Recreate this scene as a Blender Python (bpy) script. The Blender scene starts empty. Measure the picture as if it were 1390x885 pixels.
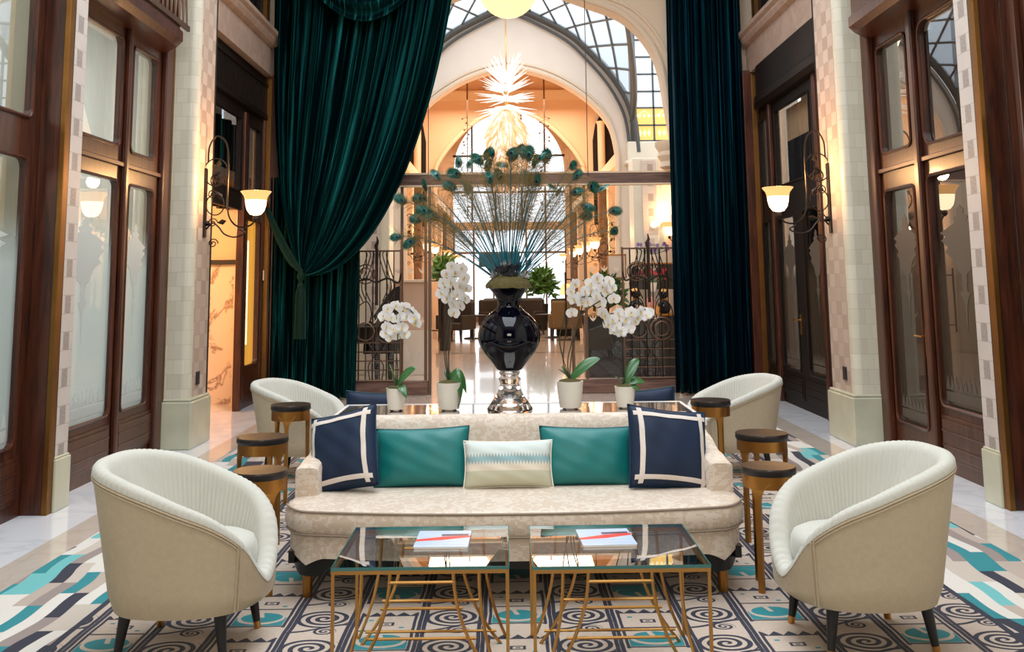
import bpy, bmesh, math, random
from mathutils import Vector, Matrix, noise
random.seed(7)
PI = math.pi
SC = bpy.context.scene
COL = SC.collection
# ------------------------------------------------------------------ camera
FPX = 1350.0
PITCH = math.radians(7.69); ROLL = 0.011; YAW = -0.0052
cam_d = bpy.data.cameras.new('camera'); cam = bpy.data.objects.new('camera', cam_d); COL.objects.link(cam)
cam_d.sensor_width = 36; cam_d.lens = 36*FPX/1390; cam_d.shift_y = -242.75/1390; cam_d.clip_end = 300
cam.matrix_world = Matrix.Translation((0, 0, 1.5)) @ Matrix.Rotation(YAW, 4, 'Z') @ Matrix.Rotation(PI/2+PITCH, 4, 'X') @ Matrix.Rotation(-ROLL, 4, 'Z')
SC.camera = cam
# ------------------------------------------------------------------ view, world, daylight
SC.view_settings.view_transform = 'Standard'; SC.view_settings.look = 'None'
SC.view_settings.gamma = 1; SC.view_settings.use_curve_mapping = False
SC.view_settings.exposure = 0.40
W = bpy.data.worlds.new('daylight'); SC.world = W; W.use_nodes = True
bgn = W.node_tree.nodes['Background']; bgn.inputs[0].default_value = (.86, .93, 1, 1); bgn.inputs[1].default_value = 1.7

def light(name, kind, loc, power, color, size=1.0, size_y=None, rot=(0, 0, 0), spot=None):
    d = bpy.data.lights.new(name, kind); d.energy = power; d.color = color
    if kind == 'AREA':
        d.size = size
        if size_y: d.shape = 'RECTANGLE'; d.size_y = size_y
    elif kind in ('POINT', 'SPOT'): d.shadow_soft_size = size
    if kind == 'SPOT' and spot: d.spot_size = spot; d.spot_blend = .6
    o = bpy.data.objects.new(name, d); COL.objects.link(o); o.location = loc; o.rotation_euler = rot
    return o
DAY = (.88, .94, 1)
# daylight falling through the hall's glazed ceiling, plus an added fill behind the viewer
light('skylight_daylight', 'AREA', (0.07, 5.6, 6.75), 520, DAY, 3.6, 10.0)
light('viewer_side_fill', 'AREA', (0.07, -3.6, 3.9), 120, (1, .92, .82), 2.4, 1.6, (math.radians(-74), 0, PI))
# daylight in the glazed court and warm lamps of the lobby beyond
light('court_daylight', 'AREA', (0.07, 17.0, 7.3), 270, DAY, 4.2, 4.5)
light('lobby_ceiling_lamps', 'AREA', (0.0, 24.5, 6.2), 240, (1, .80, .60), 4.0, 4.0)
light('lobby_rear_lamps', 'AREA', (0.0, 32.5, 6.6), 330, (1, .86, .7), 3.6, 9.0)

light('left_pane_backlight', 'AREA', (-3.78, 8.28, 2.0), 26, (1, .95, .88), 3.4, 2.2, (0, -PI/2, 0))  # added light between masonry and curtain, makes the left panes pale
light('left_pane_backlight_near', 'AREA', (-3.78, 5.2, 2.4), 30, (1, .96, .9), 4.4, 3.2, (0, -PI/2, 0))  # same added backlight for the nearest left door

# ------------------------------------------------------------------ shader expression helper
class X:
    def __init__(s, nt, sock): s.nt = nt; s.s = sock
    def op(s, o, *a, clamp=False):
        n = s.nt.nodes.new('ShaderNodeMath'); n.operation = o; n.use_clamp = clamp
        for i, v in enumerate((s,)+a):
            if isinstance(v, X): s.nt.links.new(v.s, n.inputs[i])
            else: n.inputs[i].default_value = v
        return X(s.nt, n.outputs[0])
    def __add__(s, o): return s.op('ADD', o)
    __radd__ = __add__
    def __sub__(s, o): return s.op('SUBTRACT', o)
    def __rsub__(s, o): return (s*-1).op('ADD', o)
    def __mul__(s, o): return s.op('MULTIPLY', o)
    __rmul__ = __mul__
    def __truediv__(s, o): return s.op('DIVIDE', o)
    def lt(s, o): return s.op('LESS_THAN', o)
    def gt(s, o): return s.op('GREATER_THAN', o)
    def floor(s): return s.op('FLOOR')
    def frac(s): return s.op('FRACT')
    def abs(s): return s.op('ABSOLUTE')
    def sin(s): return s.op('SINE')
    def mx(s, o): return s.op('MAXIMUM', o)
    def mn(s, o): return s.op('MINIMUM', o)
    def inv(s): return 1-s
def hyp(a, b): return (a*a+b*b).op('SQRT')
def AND(*a):
    r = a[0]
    for b in a[1:]: r = r*b
    return r
def OR(*a):
    r = a[0]
    for b in a[1:]: r = r.mx(b)
    return r
def newmat(name):
    m = bpy.data.materials.new(name); m.use_nodes = True
    nt = m.node_tree; b = nt.nodes['Principled BSDF']
    return m, nt, b
def coords(nt, kind='Object'):
    t = nt.nodes.new('ShaderNodeTexCoord'); s = nt.nodes.new('ShaderNodeSeparateXYZ')
    nt.links.new(t.outputs[kind], s.inputs[0])
    return X(nt, s.outputs[0]), X(nt, s.outputs[1]), X(nt, s.outputs[2]), t
def geo_coords(nt):
    t = nt.nodes.new('ShaderNodeNewGeometry'); s = nt.nodes.new('ShaderNodeSeparateXYZ')
    nt.links.new(t.outputs['Position'], s.inputs[0])
    return X(nt, s.outputs[0]), X(nt, s.outputs[1]), X(nt, s.outputs[2])
def mixc(nt, fac, a, b):
    n = nt.nodes.new('ShaderNodeMix'); n.data_type = 'RGBA'
    def put(i, v):
        if isinstance(v, X): nt.links.new(v.s, i)
        elif hasattr(v, 'links'): nt.links.new(v, i)
        else: i.default_value = (*v, 1) if len(v) == 3 else v
    if isinstance(fac, X): nt.links.new(fac.s, n.inputs[0])
    else: n.inputs[0].default_value = fac
    put(n.inputs[6], a); put(n.inputs[7], b)
    return n.outputs[2]
def comb(nt, x, y, z=0.0):
    n = nt.nodes.new('ShaderNodeCombineXYZ')
    for i, v in enumerate((x, y, z)):
        if isinstance(v, X): nt.links.new(v.s, n.inputs[i])
        else: n.inputs[i].default_value = v
    return n.outputs[0]
def noise_n(nt, scale, detail=2, vec=None, dist=0.0, rough=.5):
    n = nt.nodes.new('ShaderNodeTexNoise'); n.inputs['Scale'].default_value = scale
    n.inputs['Detail'].default_value = detail; n.inputs['Distortion'].default_value = dist; n.inputs['Roughness'].default_value = rough
    if vec is None:
        t = nt.nodes.new('ShaderNodeTexCoord'); vec = t.outputs['Object']
    nt.links.new(vec, n.inputs['Vector'])
    return X(nt, n.outputs[0])
def white(nt, vec):
    n = nt.nodes.new('ShaderNodeTexWhiteNoise'); n.noise_dimensions = '3D'; nt.links.new(vec, n.inputs['Vector'])
    return X(nt, n.outputs[0])
def scaled(nt, sx, sy, sz):
    t = nt.nodes.new('ShaderNodeTexCoord'); m = nt.nodes.new('ShaderNodeMapping'); nt.links.new(t.outputs['Object'], m.inputs[0])
    m.inputs['Scale'].default_value = (sx, sy, sz); return m.outputs[0]
def bump(nt, b, h, strength=.3, dist=.01):
    n = nt.nodes.new('ShaderNodeBump'); n.inputs['Strength'].default_value = strength; n.inputs['Distance'].default_value = dist
    nt.links.new(h.s, n.inputs['Height']); nt.links.new(n.outputs[0], b.inputs['Normal'])
def flat(name, col, rough=.5, metal=0.0, spec=None, coat=0, emit=None, es=0, var=0.0, vs=8, sheen=0, sheen_tint=(1, 1, 1), bmp=0, bs=60):
    m, nt, b = newmat(name)
    b.inputs['Base Color'].default_value = (*col, 1); b.inputs['Roughness'].default_value = rough; b.inputs['Metallic'].default_value = metal
    if spec is not None: b.inputs['Specular IOR Level'].default_value = spec
    b.inputs['Coat Weight'].default_value = coat; b.inputs['Coat Roughness'].default_value = .05
    if sheen:
        b.inputs['Sheen Weight'].default_value = sheen; b.inputs['Sheen Tint'].default_value = (*sheen_tint, 1); b.inputs['Sheen Roughness'].default_value = .35
    if emit: b.inputs['Emission Color'].default_value = (*emit, 1); b.inputs['Emission Strength'].default_value = es
    if var:
        f = noise_n(nt, vs, 3)
        c = mixc(nt, f, tuple(max(0, v*(1-var)) for v in col), tuple(min(1, v*(1+var)) for v in col))
        nt.links.new(c, b.inputs['Base Color'])
    if bmp: bump(nt, b, noise_n(nt, bs, 3), bmp, .004)
    return m

# ------------------------------------------------------------------ materials
def wood(name, dark, lite, rough=.36, axis='z', scale=1.0, coat=.08):
    m, nt, b = newmat(name)
    sc = {'z': (16, 16, 1.3), 'y': (16, 1.3, 16), 'x': (1.3, 16, 16)}[axis]
    f = noise_n(nt, 1.6*scale, 6, scaled(nt, *sc), .6, .6)
    r = nt.nodes.new('ShaderNodeValToRGB'); r.color_ramp.elements[0].position = .32; r.color_ramp.elements[1].position = .72
    r.color_ramp.elements[0].color = (*dark, 1); r.color_ramp.elements[1].color = (*lite, 1)
    nt.links.new(f.s, r.inputs[0]); nt.links.new(r.outputs[0], b.inputs['Base Color'])
    b.inputs['Roughness'].default_value = rough; b.inputs['Coat Weight'].default_value = coat; b.inputs['Coat Roughness'].default_value = .12
    bump(nt, b, f, .12, .004)
    return m
M = {}
M['wood'] = wood('polished_mahogany', (.018, .005, .0025), (.105, .025, .009))
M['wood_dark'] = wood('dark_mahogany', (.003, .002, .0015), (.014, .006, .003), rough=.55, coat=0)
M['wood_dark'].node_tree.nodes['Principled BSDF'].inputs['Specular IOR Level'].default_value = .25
M['wood_y'] = wood('polished_mahogany_along', (.030, .009, .005), (.12, .036, .017), axis='y')
M['beam_wood'] = wood('weathered_beam_wood', (.07, .035, .025), (.26, .15, .12), axis='x', rough=.45)
M['brown_wood'] = wood('lobby_brown_wood', (.10, .05, .028), (.26, .14, .08))
M['brass'] = flat('aged_brass', (.26, .125, .035), .42, 1, var=.25, vs=5)
M['gold'] = flat('brushed_gold', (.60, .32, .10), .32, 1, var=.12, vs=12)
M['bronze'] = flat('satin_bronze', (.42, .20, .052), .36, 1, var=.15, vs=6)
M['iron'] = flat('dark_wrought_iron', (.035, .026, .02), .45, .7)
M['iron_warm'] = flat('bronzed_iron', (.16, .10, .07), .42, .8)
M['steel'] = flat('grey_painted_steel', (.075, .08, .08), .5)
M['plaster'] = flat('cream_plaster', (.74, .64, .54), .8, var=.05, vs=3)
M['plaster_warm'] = flat('peach_plaster', (.70, .49, .33), .8, var=.06, vs=2)
M['plaster_trim'] = flat('cream_moulding', (.74, .58, .42), .65)
M['black_gloss'] = flat('black_lacquered_glass', (.0015, .002, .006), .04, 0, spec=.35)
M['black'] = flat('black_lacquer', (.012, .011, .011), .35)
M['ebony_top'] = flat('ebony_stool_top', (.030, .018, .014), .32, var=.3, vs=18, coat=.2)
M['ebony_edge'] = flat('black_stool_rim', (.012, .011, .012), .4)
M['pot'] = flat('cream_ceramic', (.80, .75, .65), .35, var=.04, vs=5)
M['moss'] = flat('moss', (.095, .075, .022), .95, var=.6, vs=60, bmp=1, bs=90)
M['petal_lip'] = flat('yellow_orchid_lip', (.62, .42, .10), .5)
def sheer():
    m, nt, b = newmat('cream_sheer_curtain'); nt.nodes.remove(b); out = nt.nodes['Material Output']
    d = nt.nodes.new('ShaderNodeBsdfDiffuse'); t = nt.nodes.new('ShaderNodeBsdfTranslucent'); mx = nt.nodes.new('ShaderNodeMixShader')
    d.inputs[0].default_value = t.inputs[0].default_value = (.74, .76, .74, 1); mx.inputs[0].default_value = .5
    nt.links.new(d.outputs[0], mx.inputs[1]); nt.links.new(t.outputs[0], mx.inputs[2]); nt.links.new(mx.outputs[0], out.inputs[0]); return m
M['drape_cream'] = sheer()
def thinleaf(name, col, tr):
    m, nt, b = newmat(name); nt.nodes.remove(b); out = nt.nodes['Material Output']
    d = nt.nodes.new('ShaderNodeBsdfDiffuse'); t = nt.nodes.new('ShaderNodeBsdfTranslucent'); mx = nt.nodes.new('ShaderNodeMixShader')
    d.inputs[0].default_value = t.inputs[0].default_value = (*col, 1); mx.inputs[0].default_value = tr
    nt.links.new(d.outputs[0], mx.inputs[1]); nt.links.new(t.outputs[0], mx.inputs[2]); nt.links.new(mx.outputs[0], out.inputs[0]); return m
M['barb'] = thinleaf('olive_feather_barb', (.30, .20, .07), .5)
M['petal'] = thinleaf('white_orchid_petal', (.88, .88, .88), .35)
M['etch'] = thinleaf('etched_frost', (.74, .76, .74), .5)
M['stem'] = flat('orchid_stem', (.035, .035, .02), .5)
M['leaf'] = flat('orchid_leaf', (.030, .13, .025), .3, var=.35, vs=9, coat=.2)
M['leaf2'] = flat('foliage_green', (.05, .15, .03), .5, var=.5, vs=12)
M['feather_stem'] = flat('teal_feather_quill', (.008, .13, .18), .4, var=.5, vs=14)
M['eye_green'] = flat('feather_eye_green', (.003, .075, .050), .4, .2)
M['eye_teal'] = flat('feather_eye_teal', (.008, .17, .15), .3, .4)
M['eye_blue'] = flat('feather_eye_blue', (.002, .005, .03), .3, .3)
M['dry'] = flat('grey_dried_leaves', (.45, .43, .42), .8, var=.4, vs=30)
M['dark_rose'] = flat('dark_grey_rose', (.045, .045, .06), .6, var=.3, vs=30)
M['stone'] = flat('cream_stone_tile', (.70, .66, .54), .45, var=.08, vs=2)
M['marble_base'] = flat('greenish_marble_base', (.50, .49, .36), .3, var=.25, vs=3.5, coat=.2)
M['silk_teal'] = flat('teal_silk', (.003, .165, .16), .45, sheen=.2, sheen_tint=(.2, .8, .8), bmp=.1, bs=160)
M['silk_teal_dark'] = flat('dark_teal_piping', (.002, .055, .085), .5)
M['velvet_navy'] = flat('navy_velvet', (.001, .013, .045), .7, sheen=.45, sheen_tint=(.01, .17, .36), var=.5, vs=7)
M['trim_cream'] = flat('cream_grosgrain', (.72, .64, .58), .8, bmp=.5, bs=120)
M['white_line'] = flat('white_edge', (.86, .87, .90), .3)
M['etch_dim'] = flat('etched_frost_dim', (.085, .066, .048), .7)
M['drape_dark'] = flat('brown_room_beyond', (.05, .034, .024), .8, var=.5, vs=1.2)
M['drape_black'] = flat('black_roller_blind', (.010, .013, .022), .6)
M['flower_purple'] = flat('purple_petals', (.22, .08, .42), .6)
M['flower_red'] = flat('red_petals', (.55, .02, .05), .6)
M['pink'] = flat('pink_ceramic', (.55, .22, .17), .4)
M['amber_wax'] = flat('amber_glaze', (.70, .28, .03), .35)
M['dark_cloth'] = flat('dark_upholstery', (.018, .014, .012), .7)
M['olive_cloth'] = flat('olive_upholstery', (.09, .06, .02), .75)
M['outlet'] = flat('black_outlet', (.02, .02, .022), .4)

def lamp_glass(name, col, es):
    m, nt, b = newmat(name)
    b.inputs['Base Color'].default_value = (.35*col[0], .35*col[1], .35*col[2], 1); b.inputs['Roughness'].default_value = .3
    b.inputs['Emission Color'].default_value = (*col, 1); b.inputs['Emission Strength'].default_value = es
    return m
M['lamp_rim'] = lamp_glass('alabaster_shade_rim', (1, .50, .17), .95)
M['lamp_core'] = lamp_glass('alabaster_shade_core', (1, .80, .50), 2.6)
M['globe'] = lamp_glass('opal_globe_glass', (1, .78, .42), .85)
M['amber_glass'] = lamp_glass('amber_lit_glass', (1, .47, .06), .8)
M['amber_hot'] = lamp_glass('lit_tube', (1, .86, .55), 1.6)
M['stained'] = lamp_glass('amber_stained_glass', (1, .62, .16), .75)
M['stained_pale'] = lamp_glass('pale_stained_glass', (1, .86, .5), .9)
M['shade_lit'] = lamp_glass('orange_lampshade', (1, .52, .2), 1.2)
M['crystal'] = lamp_glass('lit_blown_glass', (1, .84, .74), .85)
M['crystal_warm'] = lamp_glass('lit_amber_blown_glass', (1, .60, .33), .75)
M['crystal_gold'] = lamp_glass('lit_gold_blown_glass', (1, .45, .17), .65)

def pane_mat(name, tint, refl=.12, frost=None, frost_col=(.5, .55, .54), frost_top=1.75, refl_col=(1, 1, 1), rough=.0):
    # a thin pane: clear transmission plus surface reflection; frost (world height below frost_top) is etched
    m = bpy.data.materials.new(name); m.use_nodes = True; nt = m.node_tree; nt.nodes.clear()
    out = nt.nodes.new('ShaderNodeOutputMaterial')
    tr = nt.nodes.new('ShaderNodeBsdfTransparent'); tr.inputs[0].default_value = (*tint, 1)
    gl = nt.nodes.new('ShaderNodeBsdfGlossy'); gl.inputs['Roughness'].default_value = rough; gl.inputs[0].default_value = (*refl_col, 1)
    ge = nt.nodes.new('ShaderNodeNewGeometry'); dt = nt.nodes.new('ShaderNodeVectorMath'); dt.operation = 'DOT_PRODUCT'
    nt.links.new(ge.outputs['Incoming'], dt.inputs[0]); nt.links.new(ge.outputs['Normal'], dt.inputs[1])
    F = ((1-X(nt, dt.outputs['Value']).abs()).op('POWER', 5.0))*.96+.04      # two faces of a thin pane
    f = (F*2/(F+1)+refl).mn(1.0)
    base = tr.outputs[0]
    if frost is not None:
        x, y, z = geo_coords(nt)
        k = ((frost_top-z)/.35).op('MAXIMUM', 0.0).mn(1.0)*frost
        d = nt.nodes.new('ShaderNodeBsdfDiffuse'); t2 = nt.nodes.new('ShaderNodeBsdfTranslucent')
        d.inputs[0].default_value = (*frost_col, 1); t2.inputs[0].default_value = (*frost_col, 1)
        mx0 = nt.nodes.new('ShaderNodeMixShader'); mx0.inputs[0].default_value = .3
        nt.links.new(d.outputs[0], mx0.inputs[1]); nt.links.new(t2.outputs[0], mx0.inputs[2])
        mx1 = nt.nodes.new('ShaderNodeMixShader'); nt.links.new(k.s, mx1.inputs[0]); nt.links.new(base, mx1.inputs[1]); nt.links.new(mx0.outputs[0], mx1.inputs[2])
        base = mx1.outputs[0]
        f = f*(1-k*.75)
    mx = nt.nodes.new('ShaderNodeMixShader')
    nt.links.new(f.s, mx.inputs[0]); nt.links.new(base, mx.inputs[1]); nt.links.new(gl.outputs[0], mx.inputs[2]); nt.links.new(mx.outputs[0], out.inputs[0])
    return m
M['pane_left'] = pane_mat('frosted_door_glass_pale', (.92, .95, .94), .06, .9, (.52, .60, .59), 2.0)
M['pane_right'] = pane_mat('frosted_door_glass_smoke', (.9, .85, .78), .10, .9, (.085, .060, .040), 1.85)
M['pane_dark'] = pane_mat('dark_window_glass', (.5, .5, .52), .05)
M['pane_clear'] = pane_mat('clear_glass', (.97, .98, .97), .0)
def milky():
    m = bpy.data.materials.new('obscured_roof_glass'); m.use_nodes = True; nt = m.node_tree; nt.nodes.clear()
    out = nt.nodes.new('ShaderNodeOutputMaterial'); a = nt.nodes.new('ShaderNodeBsdfTransparent'); b = nt.nodes.new('ShaderNodeBsdfTranslucent'); mx = nt.nodes.new('ShaderNodeMixShader')
    a.inputs[0].default_value = (.42, .44, .46, 1); b.inputs[0].default_value = (.5, .52, .54, 1); mx.inputs[0].default_value = .3
    nt.links.new(a.outputs[0], mx.inputs[1]); nt.links.new(b.outputs[0], mx.inputs[2]); nt.links.new(mx.outputs[0], out.inputs[0]); return m
M['pane_roof'] = milky()
M['pane_side'] = pane_mat('court_window_glass', (.8, .82, .84), .0)
M['table_glass'] = pane_mat('table_glass', (.95, .98, .97), .14)
M['glass_edge'] = flat('green_glass_edge', (.05, .17, .16), .15)
def mirror():
    m, nt, b = newmat('mirrored_table_glass')
    b.inputs['Base Color'].default_value = (.55, .50, .47, 1); b.inputs['Metallic'].default_value = .85; b.inputs['Roughness'].default_value = .06
    return m
M['mirror'] = mirror()
def solid_glass():
    m, nt, b = newmat('solid_clear_glass')
    b.inputs['Base Color'].default_value = (1, .98, .96, 1); b.inputs['Transmission Weight'].default_value = 1; b.inputs['Roughness'].default_value = .0; b.inputs['IOR'].default_value = 1.45
    return m
M['solid_glass'] = solid_glass()

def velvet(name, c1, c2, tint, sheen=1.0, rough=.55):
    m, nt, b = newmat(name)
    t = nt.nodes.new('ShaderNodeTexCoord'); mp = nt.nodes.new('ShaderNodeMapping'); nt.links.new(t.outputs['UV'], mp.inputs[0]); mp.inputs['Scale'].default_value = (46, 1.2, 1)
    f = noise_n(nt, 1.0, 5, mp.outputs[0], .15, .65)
    k = ((f-.53)*9.0).mx(0.0).mn(1.0)      # sheen highlights painted into the colour as paler crushed-pile streaks
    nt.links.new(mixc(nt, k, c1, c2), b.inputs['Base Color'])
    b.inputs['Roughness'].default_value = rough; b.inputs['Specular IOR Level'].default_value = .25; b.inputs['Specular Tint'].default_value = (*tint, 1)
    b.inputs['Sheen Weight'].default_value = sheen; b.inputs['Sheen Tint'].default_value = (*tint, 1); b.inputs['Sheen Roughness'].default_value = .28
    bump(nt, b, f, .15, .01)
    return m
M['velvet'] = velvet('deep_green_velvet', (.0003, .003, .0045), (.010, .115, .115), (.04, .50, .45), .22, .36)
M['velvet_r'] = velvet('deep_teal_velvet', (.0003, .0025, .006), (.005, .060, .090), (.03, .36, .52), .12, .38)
M['cord'] = velvet('olive_silk_cord', (.006, .020, .015), (.035, .060, .035), (.3, .5, .3), .25)

def tiles(name, mode):
    m, nt, b = newmat(name); x, y, z, t = coords(nt)
    if mode == 'check':       # small tumbled tiles in random pink-browns, staggered
        w, h = .15, .128
        row = (z/h).floor(); u = (y+x)/w
        vec = comb(nt, u.floor(), row); rnd = white(nt, vec)
        alt = (u.floor()+row).op('MODULO', 2.0).abs()
        f = (alt*.55+rnd*.5).mn(1.0)
        c = mixc(nt, f, (.40, .29, .225), (.60, .49, .40))
        g = OR(u.frac().lt(.035), (z/h).frac().lt(.04))
        c = mixc(nt, g, c, (.42, .33, .26)); c = mixc(nt, noise_n(nt, 22, 4)*.35, c, (.35, .26, .22))
    else:                     # pale tile with a patterned square every quarter metre
        h = .25; v = (z/h).frac(); row = (z/h).floor(); u = y+x
        sq = AND((v-.5).abs().lt(.26), (u-.0).abs().lt(.045))
        tex = noise_n(nt, 70, 3)
        n = noise_n(nt, 5, 3); c = mixc(nt, n, (.50, .43, .39), (.62, .56, .51))
        c = mixc(nt, sq*(tex*.9+.10), c, (.13, .10, .085))
        g = OR(AND((v-.5).abs().gt(.24), (v-.5).abs().lt(.262)), AND((u.abs()-.045).abs().lt(.003), (v-.5).abs().lt(.25)))
        c = mixc(nt, g, c, (.42, .36, .33))
    nt.links.new(c, b.inputs['Base Color']); b.inputs['Roughness'].default_value = .5
    bump(nt, b, g.inv(), .4, .003)
    return m
M['tile_check'] = tiles('tumbled_checker_tiles', 'check')
M['tile_square'] = tiles('pale_tile_with_squares', 'sq')
def block_tiles():
    m, nt, b = newmat('cream_block_tiles'); x, y, z, t = coords(nt)
    h = .135; row = (z/h).floor(); u = (x+y)/.11+row*.5
    rnd = white(nt, comb(nt, u.floor(), row)); c = mixc(nt, rnd, (.55, .51, .40), (.64, .60, .49))
    g = OR((z/h).frac().lt(.03), u.frac().lt(.03)); c = mixc(nt, g, c, (.47, .43, .33))
    nt.links.new(c, b.inputs['Base Color']); b.inputs['Roughness'].default_value = .38; return m
M['tile_cream'] = block_tiles()
def veined(name, base, vein, scale=2.0, thr=.03, rough=.2, warp=1.2, amount=.8):
    m, nt, b = newmat(name)
    n = noise_n(nt, scale, 7, None, warp, .62)
    v = ((n-.5).abs()/thr).mn(1.0).inv()
    n2 = noise_n(nt, scale*.7, 3)
    c = mixc(nt, n2, tuple(k*.9 for k in base), base); c = mixc(nt, v*amount, c, vein)
    nt.links.new(c, b.inputs['Base Color']); b.inputs['Roughness'].default_value = rough; return m
M['marble_veined'] = veined('brown_veined_marble', (.82, .66, .52), (.22, .10, .07), 1.7, .035, .25, 1.1, .8)
M['lintel'] = veined('pink_stone_lintel', (.46, .33, .26), (.30, .20, .15), 2.5, .1, .5, .6, .5)
M['pink_counter'] = flat('rose_beige_counter', (.62, .42, .31), .4, var=.08, vs=3)

def floor_mat():
    m, nt, b = newmat('hall_marble_floor'); x, y, z, t = coords(nt)
    cx = (x-.1).abs()
    n = noise_n(nt, 1.4, 6, None, 1.0); v = ((n-.5).abs()/.05).mn(1.0).inv()
    wht = mixc(nt, v*.35, (.80, .81, .84), (.52, .54, .60))
    n2 = noise_n(nt, 2.5, 4); bge = mixc(nt, n2, (.58, .49, .41), (.68, .60, .52))
    vb = ((noise_n(nt, 2.0, 6, None, .8)-.5).abs()/.03).mn(1.0).inv(); bge = mixc(nt, vb*.25, bge, (.48, .36, .28))
    c = mixc(nt, cx.gt(2.85), bge, wht)
    # lobby beyond the gate: warm marble with a dark inlay
    far = y.gt(13.6)
    wm = mixc(nt, n2, (.60, .47, .37), (.72, .60, .50))
    inl = AND(((hyp(x, (y-27.5)*.9)-1.9).abs()).lt(.10), y.gt(20.0))
    wm = mixc(nt, OR(inl, (y-21.5).abs().lt(.08)), wm, (.16, .15, .15))
    c = mixc(nt, far, c, wm)
    g = OR((x/.9).frac().lt(.004), (y/.9+.3).frac().lt(.004)); c = mixc(nt, g*.5, c, (.45, .36, .3))
    nt.links.new(c, b.inputs['Base Color']); b.inputs['Roughness'].default_value = .11
    b.inputs['Coat Weight'].default_value = .35; b.inputs['Coat Roughness'].default_value = .03
    return m
M['floor'] = floor_mat()

def rug_mat():
    m, nt, b = newmat('patterned_wool_rug'); x, y, z, t = coords(nt)
    wob = noise_n(nt, 5, 2); x = x+(wob-.5)*.012; y = y+(noise_n(nt, 6, 2)-.5)*.012
    beige = mixc(nt, noise_n(nt, 60, 2), (.44, .35, .28), (.57, .47, .39))
    DK, TL, LT, TP, CR = (.012, .015, .036), (.005, .21, .24), (.13, .44, .44), (.28, .22, .20), (.66, .62, .56)
    P = .575; HW = .2875
    u = (x+.55+P/2)/P; ci = u.floor(); lx = (u.frac()-.5)*P          # columns: squares centred at lx = 0, scrolls at the edges
    # ---- square column (|lx| < .15)
    off = (ci*.5).frac()*.61
    v = (y-4.42+off+.305)/.61; ly = (v.frac()-.5)*.61               # ly=0 oval; .18 small squares; .36 zigzag
    line = lambda a, w: a.abs().lt(w)
    ex, ey = lx/.092, ly/.066; el = hyp(ex, ey).lt(1.0)
    cell = AND(lx.abs().lt(.112), ly.abs().lt(.105))
    bar = AND(((lx+ly*.25).abs()).lt(.011), el)
    ring = AND(hyp(lx/.105, (ly+.012)/.078).lt(1.0), el.inv())
    alt = ((ci+v.floor()*1.0)/2).frac().gt(.25)
    tealfill = AND(cell, OR(AND(el, bar.inv()), AND((ly*(alt*2-1)).gt(.0), ring.inv())))
    frame = OR(AND(line(lx.abs()-.122, .007), ly.gt(-.13), ly.lt(.30)), AND(lx.abs().lt(.13), line(ly-.115, .007)), AND(lx.abs().lt(.13), line(ly+.115, .007)))
    sq = OR(AND(lx.abs().lt(.034), (ly-.2).abs().lt(.022)).op('SUBTRACT', AND(lx.abs().lt(.022), (ly-.2).abs().lt(.012))), AND(lx.abs().lt(.010), (ly-.2).abs().lt(.005)))
    tl2 = OR(AND((lx-.07).abs().lt(.011), (ly-.155).abs().lt(.008)), AND((lx+.075).abs().lt(.011), (ly-.25).abs().lt(.008)))
    zl = ly+.61*ly.lt(-.2)                                             # 0.27..0.33 band
    zz = AND((zl-.31).gt(0.0), (zl-.31).lt(.045), ((lx/.062+.5).frac()-.5).abs().lt((.045-(zl-.31))*11.0), lx.abs().lt(.13))
    zl2 = AND(lx.abs().lt(.13), line(zl-.305, .005))
    dark_s = OR(frame, sq, zz, zl2)
    edge2 = line(lx.abs()-.146, .009)
    # ---- scroll column
    sx = (HW-lx.abs())*(lx.gt(0.0)*2-1)*-1.0                           # centred at the scroll axis
    w = (y-4.67+.1825)/.365; sy = (w.frac()-.5)*.365
    def spiral(cx_, cy_, R, pitch, wd, sgn=1.0):
        dx, dy = sx-cx_, (sy-cy_)*1.12
        r = hyp(dx, dy); th = dy.op('ARCTAN2', dx)
        s = (r/pitch-th*sgn/(2*PI)).frac()
        return AND(r.lt(R), r.gt(.004), s.lt(wd))
    big = spiral(.0, .03, .132, .042, .52)
    sml = spiral(.03, -.135, .050, .024, .55, -1.0)
    swoop = AND(((sy+.095-sx*.35-(sx*22).sin()*.012).abs()).lt(.010), sx.abs().lt(.135))
    dark_c = OR(big, sml, swoop)
    insq = lx.abs().lt(.156)
    edge1 = line(lx.abs()-.166, .009)
    dark = OR(AND(insq, OR(dark_s, edge2)), AND(insq.inv(), OR(dark_c, edge1)))
    teal = AND(insq, OR(tealfill, tl2), dark_s.inv())
    c = mixc(nt, teal, beige, TL); c = mixc(nt, dark, c, DK)
    # ---- border of staggered strips
    ax = (x-.09).abs(); bd = ax.gt(2.02)
    wv_ = (y*4.1).sin()*.02+(y*9.7).sin()*.012
    lane = ((ax-2.02+wv_)/.072).floor(); ph = (lane/2).floor()*.5
    bl = (y/.36+ph+(ax*.12)); k = bl.floor(); rnd = white(nt, comb(nt, lane*3.1+.5, k+.5, x.gt(0.0)*5+1.5))
    r = nt.nodes.new('ShaderNodeValToRGB'); r.color_ramp.interpolation = 'CONSTANT'
    el_ = r.color_ramp.elements; el_[0].position = 0; el_[0].color = (*CR, 1); el_[1].position = .20; el_[1].color = (*TL, 1)
    for p, q in ((.34, (.44, .36, .30)), (.48, DK), (.62, TP), (.76, (.52, .45, .38)), (.90, LT), (.95, CR)):
        e = el_.new(p); e.color = (*q, 1)
    nt.links.new(rnd.s, r.inputs[0])
    c = mixc(nt, bd, c, r.outputs[0]); c = mixc(nt, (ax-2.01).abs().lt(.016), c, DK)
    nt.links.new(c, b.inputs['Base Color']); b.inputs['Roughness'].default_value = .9
    b.inputs['Sheen Weight'].default_value = .1
    bump(nt, b, noise_n(nt, 160, 2), .35, .004)
    return m
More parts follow.
